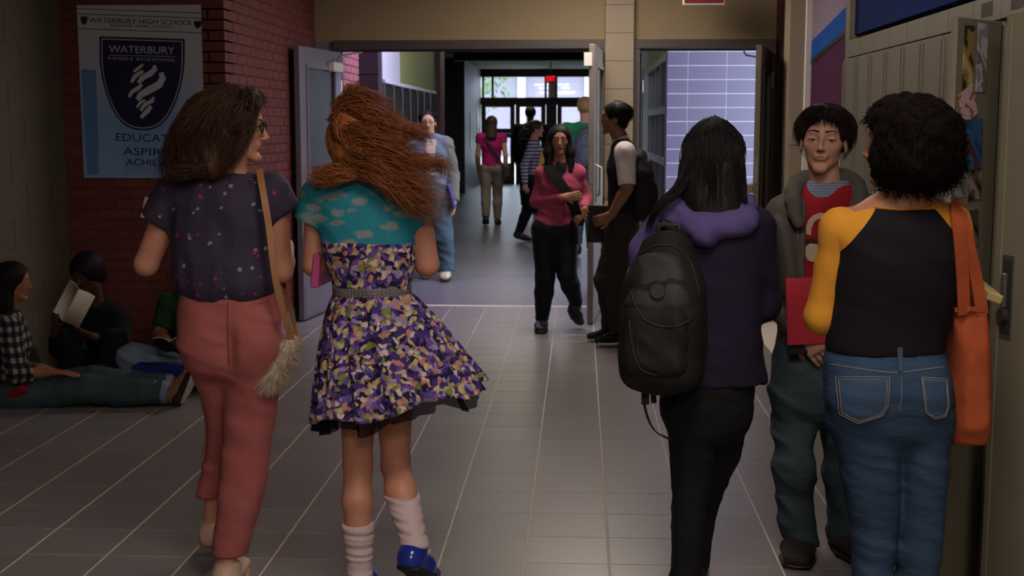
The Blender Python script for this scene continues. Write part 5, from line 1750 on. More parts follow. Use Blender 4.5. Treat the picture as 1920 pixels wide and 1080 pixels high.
# ============================================================ boy in the grey hoodie and red T-shirt
def boy():
    Y = 4.5; P = lambda x, y, d=0: W(x, y, Y + d)
    b = P(1545, 1035); p = Person((b[0], Y, 0), 'dark-haired boy in a grey hoodie and red T-shirt facing the camera by the lockers')
    J = skel((b[0], Y, 0), 1.66, -97, female=False)
    J.update(head=P(1545, 263, -.01), hf=N((-.27, -.95, .03)), hu=N((.05, 0, 1)), neck=P(1550, 368, .02), shR=P(1474, 404), shL=P(1622, 404), chest=P(1545, 470), waist=P(1542, 570), pelvis=P(1540, 660),
             elR=P(1452, 560, .02), elL=P(1645, 560, .02), hipR=P(1500, 675), hipL=P(1578, 675),
             knR=P(1490, 850, -.02), anR=P(1498, 1005, .0), knL=P(1575, 850, .02), anL=P(1585, 1005, .06))
    J['wrR'] = P(1505, 618, -.14); J['wrL'] = P(1600, 605, -.14)
    J['hdR'] = N((.55, -.12, -.80)); J['hnR'] = N((.25, .9, .05)); J['curlR'] = .28; J['tsR'] = -1; J['thumbR'] = .2
    J['hdL'] = N((-.6, -.3, -.5)); J['hnL'] = N((-.3, .9, 0)); J['curlL'] = .5
    J['toeR'] = J['anR'] + [-.035, -.165, -.06]; J['toeL'] = J['anL'] + [.03, -.16, -.06]
    F, info = body_field(J, .012, fine_head=.0034, fine_hands=.0052, g=.88, HH=.226, gl=.72)
    bo = p.mesh('body', F, skin('skin_boy', '#ad7f6c', '#bb8c78'))
    eyes(p, info, bo, lids=.62, look=(-.2, -.6), brow='#1a1110', lip='#96574f', lipw=1.05)
    # undershirt, tee
    F = Field(.005); F.loft(rings(P, [(338, 1512, 1590, .058, .015), (352, 1502, 1598, .07, .01), (385, 1490, 1608, .085)]))
    F.ell(P(1543, 320, -.09), (.062, .08, .060), k=.006, op='s')
    F.ell(P(1547, 325, .0), (.060, .07, .040), k=.006, op='s')
    p.mesh('undershirt', F, m_stripe('blue_grey_rib', '#5d6780', '#7a8298', .009))
    F = Field(.005)
    F.loft(rings(P, [(345, 1500, 1598, .07, .02), (362, 1484, 1612, .085, .01), (395, 1474, 1622, .10), (440, 1476, 1618, .112), (520, 1478, 1612, .112), (600, 1480, 1608, .112), (665, 1480, 1608, .115)]), k=.02)
    F.ell(P(1543, 330, -.10), (.074, .11, .078), k=.008, op='s')
    F.ell(P(1546, 335, 0), (.072, .085, .048), k=.008, op='s')
    tee = p.mesh('tshirt', F, cloth('red_jersey', '#86101f', '#931624', fold=.3), warp=crease(.0025, 8, 8, 12, .8))
    bv = bvh_of(tee); pr = paint('cream_print', '#b39a86', .8); prd = paint('dark_print', '#2a1518', .8)
    patch(p, 'shirt_print', bv, [(1512, 440), (1512, 425), (1516, 412), (1524, 404), (1535, 400), (1547, 400), (1547, 408), (1536, 410), (1527, 416), (1522, 428), (1521, 442)], pr, tee, .002, 3)
    patch(p, 'shirt_print', bv, [(1509, 448), (1530, 446), (1548, 446), (1548, 454), (1530, 453), (1509, 456)], prd, tee, .002, 3)
    patch(p, 'shirt_print', bv, [(1511, 462), (1520, 456), (1532, 458), (1540, 468), (1538, 482), (1526, 492), (1514, 488), (1510, 476)], pr, tee, .002, 3)
    # hoodie, open in front
    Mg = cloth('grey_marl', '#4a4543', '#56504d', fold=.35)
    F = Field(.008)
    F.loft(rings(P, [(352, 1500, 1600, .085, .03), (372, 1468, 1628, .10, .02), (400, 1452, 1640, .118, .0), (450, 1456, 1636, .128), (560, 1462, 1628, .13), (640, 1458, 1632, .135), (662, 1460, 1630, .132)]), k=.03)
    for n in 'LR':
        F.ell(J['sh' + n], .068, k=.03); F.ec(J['sh' + n], J['el' + n], .064, .056, k=.03)
        F.ec(J['el' + n], J['wr' + n], .056, .043, k=.02, flat=True)
    q0, q1 = P(1500, 700, -.13), P(1594, 330, -.13)
    F.rbox(((q0[0] + q1[0]) / 2, Y - .17, (q0[2] + q1[2]) / 2), ((q1[0] - q0[0]) / 2, .16, (q1[2] - q0[2]) / 2 + .05), np.array([N((.97, -.12, 0)), N((.12, .97, 0)), (0, 0, 1.)]), .01, .01, 's')
    F.ell(P(1546, 330, .0), (.085, .10, .070), k=.012, op='s')
    hd = p.mesh('hoodie', F, Mg, warp=FOLD_A)
    F = Field(.008)
    pts = [P(1497, 420, -.125), P(1488, 375, -.08), P(1494, 350, .0), P(1520, 338, .07), P(1575, 338, .08), P(1603, 350, .02), P(1608, 375, -.05), P(1596, 420, -.11)]
    cc = catmull(pts, 16)
    for i in range(15):
        k_ = 1 - abs(i - 7.5) / 8; F.ec(cc[i], cc[i + 1], .017 + .024 * k_, .017 + .024 * (1 - abs(i - 6.5) / 8), k=.015)
    p.mesh('hood', F, Mg, hd, warp=crease(.006, 16, 16, 20))
    bv = bvh_of(hd)
    for x in (1499, 1594): seam(p, 'zip', bv, [(x - (3 if x < 1540 else -3), 425), (x - (4 if x < 1540 else -4), 520), (x - 4, 640)], .0035, paint('zip_grey', '#6d6866', .4, metal=.6), hd)
    # backpack strap
    pts = [P(1490, 352, .10), P(1472, 382, .02), P(1462, 410, -.09), P(1470, 440, -.13), P(1478, 500, -.145), P(1482, 560, -.14)]
    p.mb('bag_strap', MB().strip(catmull(pts, 18), (-.35, -1, .3), .055, .010), paint('grey_webbing', '#3d3733', .7, bump=.3), None)
    # jeans
    F = Field(.008)
    F.loft(rings(P, [(640, 1462, 1620, .115), (680, 1450, 1625, .12), (720, 1447, 1625, .12), (760, 1448, 1620, .11)]), k=.02, bottom=False)
    F.loft(rings(P, [(730, 1446, 1532, .10), (780, 1450, 1532, .095), (850, 1452, 1528, .09, -.02), (880, 1449, 1527, .09, -.02), (920, 1456, 1528, .082), (970, 1463, 1531, .08), (1012, 1468, 1531, .08)]), k=.03)
    F.loft(rings(P, [(730, 1536, 1622, .10, .02), (850, 1545, 1618, .09, .03), (900, 1548, 1616, .085, .04), (960, 1552, 1618, .08, .06), (1014, 1556, 1622, .08, .06)]), k=.03)
    p.mesh('jeans', F, M_jeansd, warp=crease(.017, 7, 7, 14, .6, 4.0))
    for n in 'LR': shoe(p, J['an' + n], J['toe' + n], 1.72, paint('brown_suede', '#1f1613', .8), M_rubberd, wide=1.15)
    # hair
    HM = hairmat('dark_brown_hair', '#120c0a', '#2a1d16', .6, .15)
    F = Field(.005); Ph, A, q = info
    F.ell(Ph(0, -.08, .170), (.40 * q, .465 * q, .405 * q), A, .01)
    F.ell(Ph(.02, -.30, -.05), (.30 * q, .20 * q, .22 * q), A, .03)
    F.ell(Ph(0, .42, -.02), (.31 * q, .29 * q, .31 * q), A, .02, 's')
    for s in (-1, 1): F.ell(Ph(s * .40, .05, -.12), (.14 * q, .16 * q, .16 * q), A, .01, 's')
    hull = p.mesh('hair', F, HM, warp=folds(.002, (110, 60, 20, 0), (170, 90, 30, 2)))
    g = []
    crown = np.array(Ph(-.05, -.12, .50))
    rg = np.random.default_rng(6)
    for i in range(44):
        a = rg.uniform(-.2, 1.2) * math.pi; k_ = i / 44
        dirx, diry = math.cos(a), math.sin(a)
        sgn = 1
        x, y = .40 * dirx, .44 * diry
        if diry > .2:                             # fringe swept over the forehead
            tip = Ph(x * .92 - .03, .37 * diry + .03, .165 + .05 * rg.random() - .03 * abs(dirx))
            mid = Ph(x * .75, .36 * diry, .40)
        else:
            tip = Ph(x * 1.04, y * 1.05 - .06, -.16 + .16 * rg.random()); mid = Ph(x * .95, y * .95 - .05, .30)
        g.append(([crown + np.array(A[0]) * x * .1 * q, mid, tip], .016))
    for sx in (-1, 1):                            # sideburn tufts in front of the ears
        g.append(([Ph(sx * .33, .05, .35), Ph(sx * .375, .10, .12), Ph(sx * .34, .13, -.06)], .010))
        g.append(([Ph(sx * .33, -.2, .2), Ph(sx * .36, -.25, -.05), Ph(sx * .27, -.25, -.30)], .014))
    s = locks(g, 36, 7, (.5, 1, .9), .003, 4)
    V, Q = strand_mesh(s, np.random.default_rng(1).uniform(.0009, .0017, len(s)))
    o = p.raw('strands', V, Q, HM, hull); o['kind'] = 'stuff'
    # red folder and dark book under it
    a, c = P(1473, 645, -.165), P(1572, 520, -.165)
    f = MB().box(-(c[0] - a[0]) / 2, (c[0] - a[0]) / 2, -.004, .004, -(c[2] - a[2]) / 2, (c[2] - a[2]) / 2, .002).build('folder', paint('red_card', '#b02438', .4), None, label='red folder held at the waist of the boy in the grey hoodie', cat='folder')
    f.location = tuple((a + c) / 2); f.rotation_euler = (0, -.06, -.05)
    a, c = P(1478, 662, -.15), P(1570, 560, -.15)
    f = MB().box(-(c[0] - a[0]) / 2, (c[0] - a[0]) / 2, -.006, .006, -(c[2] - a[2]) / 2, (c[2] - a[2]) / 2, .002).build('notebook', paint('black_cover', '#141216', .4), None, label='black notebook behind the red folder', cat='notebook')
    f.location = tuple((a + c) / 2 + [0, .005, 0]); f.rotation_euler = (0, -.06, -.05)
boy()

# ============================================================ girl in the yellow and black raglan top
def raglan_girl():
    Y = 3.3; P = lambda x, y, d=0: W(x, y, Y + d)
    b = P(1680, 1080); p = Person((b[0], Y, 0), 'girl with short curly black hair in a yellow-sleeved black top and blue jeans, back turned')
    J = skel((b[0], Y, 0), 1.62, 92)
    J.update(head=P(1690, 270, .0), hf=N((-.80, .60, 0)), neck=P(1695, 372), shL=P(1579, 432), shR=P(1778, 426), chest=P(1682, 490), waist=P(1668, 590), pelvis=P(1665, 700),
             elL=P(1542, 592, .03), elR=P(1812, 590, .04), hipL=P(1620, 740), hipR=P(1722, 740),
             knL=P(1637, 1000, .02), anL=P(1638, 1235, -.02), knR=P(1724, 1000, .02), anR=P(1718, 1235, -.02))
    J['wrL'] = P(1566, 560, .25); J['wrR'] = P(1790, 545, .24)
    J['hdL'] = N((.3, .9, .3)); J['hdR'] = N((-.5, .8, .2)); J['hnL'] = np.array([1., 0, 0]); J['hnR'] = np.array([-1., 0, 0]); J['curlL'] = J['curlR'] = .5
    J['anL'][2] = J['anR'][2] = .076
    J['toeL'] = J['anL'] + [-.03, .165, -.048]; J['toeR'] = J['anR'] + [.03, .165, -.048]
    F, info = body_field(J, .011, fine_head=.0055, g=.94, HH=.212, gl=.76)
    F.ec(P(1695, 375, .0), P(1610, 412, .0), .030, .028, k=.03); F.ec(P(1705, 375, 0), P(1765, 408, 0), .030, .028, k=.03)
    p.mesh('body', F, skin('skin_brown', '#8a5a3f', '#9a684a'))
    # top
    t = NT('raglan_jersey'); x, y, z = t.xyz()
    xc = P(1684, 480)[0] - b[0]; zn = P(1684, 389)[2]
    ax_ = t.math('ABSOLUTE', t.math('SUBTRACT', x, xc))
    lim = t.math('ADD', t.math('MULTIPLY', t.math('SUBTRACT', zn, z), .78), .072)
    blk = t.math('MULTIPLY', t.math('LESS_THAN', ax_, lim), t.math('LESS_THAN', z, zn))
    nz = t.noise(7, 3)
    t.color(t.mix(blk, t.mix(nz.outputs[0], '#b67a24', '#c08429'), '#0e0911'))
    t.bump(t.math('ADD', t.noise(16, 3).outputs[0], t.math('MULTIPLY', t.noise(900, 1).outputs[0], .2)), .2, .012)
    M_rag = t.set(.85, 0, .2)
    F = Field(.008)
    F.loft(rings(P, [(374, 1655, 1745, .05, .0), (386, 1628, 1772, .065), (400, 1592, 1792, .08), (425, 1562, 1804, .10), (480, 1563, 1803, .118), (530, 1561, 1798, .115), (570, 1560, 1788, .11), (610, 1554, 1774, .108), (658, 1547, 1768, .115)]), k=.02)
    for n in 'LR': F.ell(J['sh' + n], .050, k=.04)
    F.ell(P(1700, 366, -.02), (.085, .13, .034), k=.01, op='s')
    top = p.mesh('raglan_top', F, M_rag, warp=crease(.0035, 5, 5, 15, .5, 6.0))
    M_sl = cloth('mustard_jersey', '#b67a24', '#c08429', fold=.2, var=.08)
    for n in 'LR':
        F = Field(.008)
        F.ell(J['sh' + n], .053, k=.03); F.ec(J['sh' + n], J['el' + n], .053, .042, k=.03); F.ec(J['el' + n], J['wr' + n], .043, .036, k=.02, flat=True)
        F.ell(J['el' + n] + np.array([0, -.012, -.004]), .036, k=.02)
        p.mesh('sleeve', F, M_sl, top, warp=crease(.0045, 8, 8, 18, .5, 2.0))
    bv = bvh_of(top); sm = cloth('mustard_binding', '#a86a18')
    seam(p, 'neck_binding', bv, [(1622, 386), (1650, 391), (1690, 394), (1740, 392), (1780, 386)], .003, sm, top, .001)
    # jeans
    F = Field(.0075)
    F.loft(rings(P, [(640, 1552, 1764, .105), (670, 1549, 1771, .112), (700, 1546, 1780, .12), (750, 1547, 1786, .125), (800, 1556, 1781, .115)]), k=.02, bottom=False)
    F.loft(rings(P, [(770, 1549, 1676, .115), (800, 1557, 1678, .11), (850, 1571, 1682, .098), (900, 1581, 1683, .09), (950, 1590, 1682, .082), (1000, 1597, 1680, .076), (1080, 1600, 1673, .07), (1160, 1603, 1672, .066), (1250, 1606, 1668, .055)]), k=.02)
    F.loft(rings(P, [(770, 1672, 1786, .115), (800, 1676, 1782, .11), (850, 1683, 1776, .098), (900, 1686, 1771, .09), (950, 1687, 1768, .082), (1000, 1686, 1765, .076), (1080, 1681, 1757, .07), (1160, 1684, 1752, .066), (1250, 1688, 1748, .055)]), k=.02)
    for c in (P(1618, 745, -.07), P(1722, 745, -.07)): F.ell(c, (.068, .06, .08), k=.05)
    je = p.mesh('jeans', F, M_jeans, warp=crease(.006, 5, 5, 24, .25, 2.0))
    bv = bvh_of(je); thr = paint('tan_thread', '#7d7468', .8); M_jp = m_denim('pocket_denim', '#1e2d42', '#2e445f', '#5a708a')
    pk = [(1570, 707), (1667, 708), (1664, 760), (1653, 778), (1610, 792), (1576, 774)]
    for poly in (pk, [(1727, 708), (1772, 712), (1776, 760), (1770, 780), (1752, 784), (1735, 774)]):
        po = patch(p, 'pocket', bv, poly, M_jp, je, .003, 5)
        b2 = bvh_of(je)
        seam(p, 'stitching', b2, poly + poly[:1], .0011, thr, po, .006)
        ins = [((a - sum(q[0] for q in poly) / len(poly)) * .9 + sum(q[0] for q in poly) / len(poly), (c - sum(q[1] for q in poly) / len(poly)) * .9 + sum(q[1] for q in poly) / len(poly)) for a, c in poly]
        seam(p, 'stitching', b2, ins + ins[:1], .0008, thr, po, .0062)
    seam(p, 'stitching', bv, [(1556, 683), (1600, 690), (1660, 698), (1690, 699), (1730, 693), (1772, 688)], .0013, thr, je)
    seam(p, 'seam', bv, [(1688, 655), (1690, 700), (1691, 740), (1686, 780)], .0025, paint('seam_denim', '#3d536e', .8), je)
    pts = [hit(bv, 1686, 652, .006), hit(bv, 1687, 675, .006), hit(bv, 1688, 697, .006)]
    if all(q is not None for q in pts): p.mb('belt_loop', MB().strip(pts, (0, -1, 0), .012, .004), M_jp, je, False)
    for n in 'LR': shoe(p, J['an' + n], J['toe' + n], 1.6, M_blackshoe, M_rubber)
    # curly hair
    HM = hairmat('curly_hair', '#0a0706', '#170f0b', .9, .08)
    F = Field(.008)
    F.ell(P(1716, 262, -.02), (.116, .130, .114), k=.02); F.ell(P(1715, 305, -.03), (.115, .12, .075), k=.03)
    F.ell(P(1672, 235, .0), (.065, .10, .075), k=.03)
    Ph, A, q = info
    F.ell(Ph(-.05, .50, -.10), (.50 * q, .36 * q, .46 * q), A, .02, 's')
    hull = p.mesh('hair', F, HM, warp=folds(.003, (90, 60, 70, 0), (-110, 90, 100, 2), (70, -120, 130, 1)))
    V0 = np.array([v.co for v in hull.data.vertices]) + p.base
    rg = np.random.default_rng(9); ix = rg.integers(0, len(V0), 3000); c = np.array(P(1712, 275, -.01)); st = []
    tt = np.linspace(0, 1, 8); hc = np.asarray(J['head'])
    for i in ix:
        if N(V0[i] - hc) @ J['hf'] > .25 and V0[i][2] < hc[2] + .05: continue
        n = N(V0[i] - c); a = N(np.cross(n, rg.normal(size=3))); d = np.cross(n, a)
        L = rg.uniform(.015, .034); R = rg.uniform(.003, .006); ph = rg.random() * 6.28
        dr = n * .6 + np.array([0, 0, -.5]) + a * rg.normal() * .6
        st.append(V0[i] - n * .006 + tt[:, None] * dr * L + R * (np.cos(tt * 9 + ph)[:, None] * a + np.sin(tt * 9 + ph)[:, None] * d))
    V, Q = strand_mesh(np.array(st), .0011, (1, 1, .5))
    o = p.raw('curls', V, Q, HM, hull); o['kind'] = 'stuff'
    # orange tote
    Mo = cloth('rust_canvas', '#8f3f22', '#9c4a28', fold=.4)
    e = empty('tote_bag', P(1812, 830, -.02), 'rust-orange cloth tote bag hanging from the right shoulder of the curly-haired girl', 'bag'); off = np.array(e.location)
    F = Field(.008)
    F.loft(rings(P, [(577, 1790, 1846, .035, -.02), (640, 1786, 1848, .06, -.02), (720, 1783, 1849, .075, -.02), (790, 1780, 1846, .075, -.02), (826, 1786, 1842, .055, -.02)]), yaw=0, n=3)
    F.warp = crease(.010, 18, 18, 5, .3); V, Q = F.solve(); V = relax(V, Q, 1)
    bo = bpy.data.objects.new('sack', np_mesh('sack', V - off, Q, Mo)); link(bo, e)
    m = MB(); m.strip([q_ - off for q_ in [P(1790, 581, -.06), P(1818, 579, -.075), P(1846, 581, -.06)]], (0, -1, 0), .012, .004); m.build('hem', Mo, bo)
    for pts in ([P(1808, 590, -.072), P(1805, 520, -.085), P(1800, 450, -.095), P(1795, 405, -.085), P(1792, 388, -.03), P(1792, 392, .03), P(1797, 430, .085)],
                [P(1842, 590, -.06), P(1830, 520, -.065), P(1815, 455, -.075), P(1803, 405, -.065), P(1797, 386, -.02), P(1797, 391, .03), P(1803, 430, .08)]):
        MB().strip([q_ - off for q_ in catmull(pts, 22)], [(.3, -1, .2)] * 16 + [(.2, .3, 1)] * 6, .034, .004).build('strap', Mo, e)
    # paper bundle in the crook of her right arm
    c = P(1848, 545, .06)
    pb = MB().box(-.02, .02, -.09, .09, -.012, .012, .004).build('paper_bundle', paint('buff_paper', '#9a8a5c', .8), None, label='buff paper bundle under the right arm of the curly-haired girl, behind the tote straps', cat='paper')
    pb.location = tuple(c); pb.rotation_euler = (.1, .35, 0)
raglan_girl()

# ------------------------------------------------------------------ people farther away, built from the same kit
def wear_top(p, J, mat, g=1.16, sleeve=2.0, hem=None, res=.010, warp=FOLD_A, name='top', neck=.035, sl_mat=None, sl_g=1.0):
    """sleeve: 0 none, .5 cap, 1 elbow, 2 wrist; hem: world z of the flat hem or None"""
    h = J['h']; sd = N(np.asarray(J['shR'], float) - J['shL']); hs = N(np.asarray(J['hipR'], float) - J['hipL'])
    pv, wa, ch, nk = (np.asarray(J[x], float) for x in ('pelvis', 'waist', 'chest', 'neck'))
    F = Field(res)
    lo = pv - (wa - pv) * .25
    F.ec(lo, wa, (.088 * h * g, .062 * h * g), (.072 * h * g, .056 * h * g), hs, .03)
    F.ec(wa, ch, (.072 * h * g, .056 * h * g), (.088 * h * g, .063 * h * g), sd, .03)
    F.ec(ch, nk + (ch - nk) * .25, (.088 * h * g, .063 * h * g), (.068 * h * g, .042 * h * g), sd, .03)
    F.ec(J['shL'], J['shR'], .031 * h * g, k=.03)
    for n in 'LR': F.ell(J['sh' + n], .0345 * h * g, k=.03)
    if neck: F.ell(nk + np.asarray(J['hu']) * .022 * h, .036 * h, k=.008, op='s')
    if hem is not None: F.cut((0, 0, hem), (0, 0, -1))
    o = p.mesh(name, F, mat, warp=warp)
    if sleeve > 0:
        for n in 'LR':
            sh, el, wr = (np.asarray(J[x + n], float) for x in ('sh', 'el', 'wr'))
            F = Field(res); a, b_ = .033 * h * g * sl_g, .028 * h * g * sl_g
            if sleeve <= 1: F.ec(sh, sh + (el - sh) * sleeve, a * 1.05, a + (b_ - a) * sleeve, k=.02, flat=True)
            else:
                F.ec(sh, el, a, b_, k=.02); F.ec(el, el + (wr - el) * min(1, sleeve - 1) * .97, b_, .022 * h * g * sl_g, k=.02, flat=True)
            p.mesh('sleeve', F, sl_mat or mat, o, warp=warp)
    return o
def wear_trousers(p, J, mat, g=1.12, cuff=.96, res=.010, warp=FOLD_A, name='trousers', ankle=.030, knee=.040):
    h = J['h']; hs = N(np.asarray(J['hipR'], float) - J['hipL']); pv, wa = np.asarray(J['pelvis'], float), np.asarray(J['waist'], float)
    F = Field(res)
    F.ec(pv, pv + (wa - pv) * .5, (.086 * h * g, .061 * h * g), (.068 * h * g, .050 * h * g), hs, .03)
    for n in 'LR':
        hp, kn, an = (np.asarray(J[x + n], float) for x in ('hip', 'kn', 'an'))
        F.ec(hp, kn, .052 * h * g, knee * h * g, k=.03)
        m = kn + (an - kn) * .35 - J['f'] * .008 * h
        F.ec(kn, m, knee * h * g, knee * .98 * h * g, k=.02); F.ec(m, kn + (an - kn) * cuff, knee * .98 * h * g, ankle * h * g, k=.02, flat=True)
    return p.mesh(name, F, mat, warp=warp)
def hair_cap(p, info, mat, g=1.0, face=(.40, .28, .34), extra=None, res=.007, nape=.0, fz=-.10, strands=0, seed=1, fall=None):
    Ph, A, q = info
    F = Field(res)
    F.ell(Ph(0, -.08, .155), (.385 * q * g, .455 * q * g, .385 * q * g), A, .01)
    if nape: F.ell(Ph(0, -.28, -.12), (.28 * q, .17 * q, nape * q), A, .02)
    if extra: extra(F, Ph, A, q)
    F.ell(Ph(0, .44, fz), (face[0] * q, face[1] * q, face[2] * q), A, .012, 's')
    for s in (-1, 1):
        if not extra: F.ell(Ph(s * .42, .06, -.14), (.16 * q, .17 * q, .17 * q), A, .01, 's')
    o = p.mesh('hair', F, mat, warp=crease(.003, 60, 60, 12, .1))
    if strands:
        g_ = []
        rg = np.random.default_rng(seed)
        for i in range(26):
            a = rg.random() * 6.283; x, y = math.cos(a), math.sin(a)
            if fall is None: tip = Ph(.385 * x, -.08 + .45 * y, (.22 if y > .3 else -.15) + .1 * rg.random())
            else: tip = Ph(.36 * x, -.12 + .40 * min(y, .1), fall * (.8 + .2 * rg.random()))
            g_.append(([Ph(.05 * x, -.1 + .05 * y, .53), Ph(.36 * x, -.08 + .43 * min(y, .75), .34), Ph(.39 * x, -.09 + .45 * min(y, .55), .14), tip], .016))
        s_ = locks(g_, strands, 6, (.5, 1, .9), .003, seed)
        V, Q = strand_mesh(s_, .0014); so = p.raw('strands', V, Q, mat, o); so['kind'] = 'stuff'
    return o
HM_BLACK = hairmat('black_hair_b', '#0b0909', '#171112', .6, .2)
HM_BROWN = hairmat('brown_hair_b', '#2a1a14', '#4a3024', .45)

# ---- girl in the pink cardigan leaning by the door leaf
def cardigan_girl():
    Y = 9.5; P = lambda x, y, d=0: W(x, y, Y + d)
    b = P(1045, 612); p = Person((b[0], Y, 0), 'long-haired girl in a pink cardigan and black leggings standing by the open door leaf')
    J = skel((b[0], Y, 0), 1.62, -92)
    J.update(head=P(1050, 262, -.02), hf=N((.0, -1, -.06)), neck=P(1050, 306), shR=P(1020, 326), shL=P(1082, 326), chest=P(1051, 350), waist=P(1046, 388), pelvis=P(1040, 428),
             elR=P(1005, 378, .02), wrR=P(1058, 370, -.16), elL=P(1098, 372, .02), wrL=P(1096, 392, -.12),
             hipR=P(1022, 434), hipL=P(1060, 434), knR=P(1022, 520, -.02), anR=P(1016, 595, .02), knL=P(1063, 515, -.06), anL=P(1081, 570, .10))
    J['hdR'] = N((.9, -.1, .1)); J['hnR'] = N((0, 1, 0)); J['hdL'] = N((-.5, -.2, -.6)); J['hnL'] = N((0, 1, 0)); J['curlR'] = J['curlL'] = .4
    J['anR'][2] = .076
    J['toeR'] = J['anR'] + [-.01, -.15, -.048]; J['toeL'] = J['anL'] + [.03, .03, -.15]
    F, info = body_field(J, .014, fine_head=.0055, fine_hands=.007, g=.95, HH=.208, gl=.85)
    bo = p.mesh('body', F, skin('skin_olive', '#9c6f58', '#a97c64'))
    eyes(p, info, bo, lids=.3, lip='#7d4440', res=1.4)
    Mc = cloth('rose_knit', '#9a3f58', '#a34761', fold=.3)
    top = wear_top(p, J, Mc, 1.14, 2.0, P(0, 424)[2], .007, name='cardigan', sl_g=.84)
    bv = bvh_of(top)
    patch(p, 'dark_vneck', bv, [(1040, 300), (1064, 300), (1062, 318), (1054, 332), (1046, 320)], M_blackc, top, .004, 3)
    seam(p, 'button_band', bv, [(1053, 332), (1056, 350), (1058, 380), (1058, 410)], .005, cloth('rose_band', '#7d3048'), top)
    wear_trousers(p, J, cloth('black_legging', '#0d0d13', fold=.15, rough=.7), 1.2, .98, .007, crease(.003, 7, 7, 16), 'leggings', .025, .037)
    for n in 'LR': shoe(p, J['an' + n], J['toe' + n], 1.62, M_blackshoe, M_rubberd, lace=M_rubber if n == 'L' else None)
    def ex(F, Ph, A, q):
        [(F.ec(Ph(s_ * .27, -.06, .15), Ph(s_ * .40, .06, -.45), (.14 * q, .22 * q), (.17 * q, .18 * q), A[0], .03), F.ec(Ph(s_ * .40, .06, -.45), Ph(s_ * .36, .22, -1.1), (.17 * q, .18 * q), (.13 * q, .13 * q), A[0], .03)) for s_ in (-1, 1)]
        F.ec(Ph(0, -.30, .1), Ph(0, -.36, -.7), (.33 * q, .16 * q), (.33 * q, .12 * q), A[0], .03)
    hair_cap(p, info, HM_BLACK, 1.03, (.31, .33, .44), ex, .006, fz=-.12)
    # cross-body strap and small bag, part of what she carries
    e = empty('crossbody_bag', P(1082, 425, -.12), 'small black bag on a wide black strap across the pink cardigan', 'bag'); off = np.array(e.location)
    MB().strip([q - off for q in catmull([P(1030, 306, .02), P(1030, 312, -.08), P(1045, 335, -.135), P(1064, 365, -.16), P(1078, 392, -.16), P(1084, 412, -.13)], 20)], (0, -1, .2), .075, .006).build('strap', M_blackc, e)
    F = Field(.007); F.rbox(P(1083, 412, -.10), (.05, .035, .045), None, .02); V, Q = F.solve()
    link(bpy.data.objects.new('pouch', np_mesh('pouch', V - off, Q, M_nylon)), e)
    MB().strip([P(1081, 425, -.11) - off, P(1082, 445, -.11) - off, P(1081, 458, -.11) - off], (0, -1, 0), .018, .004).build('loose_strap', M_nylon, e)
cardigan_girl()

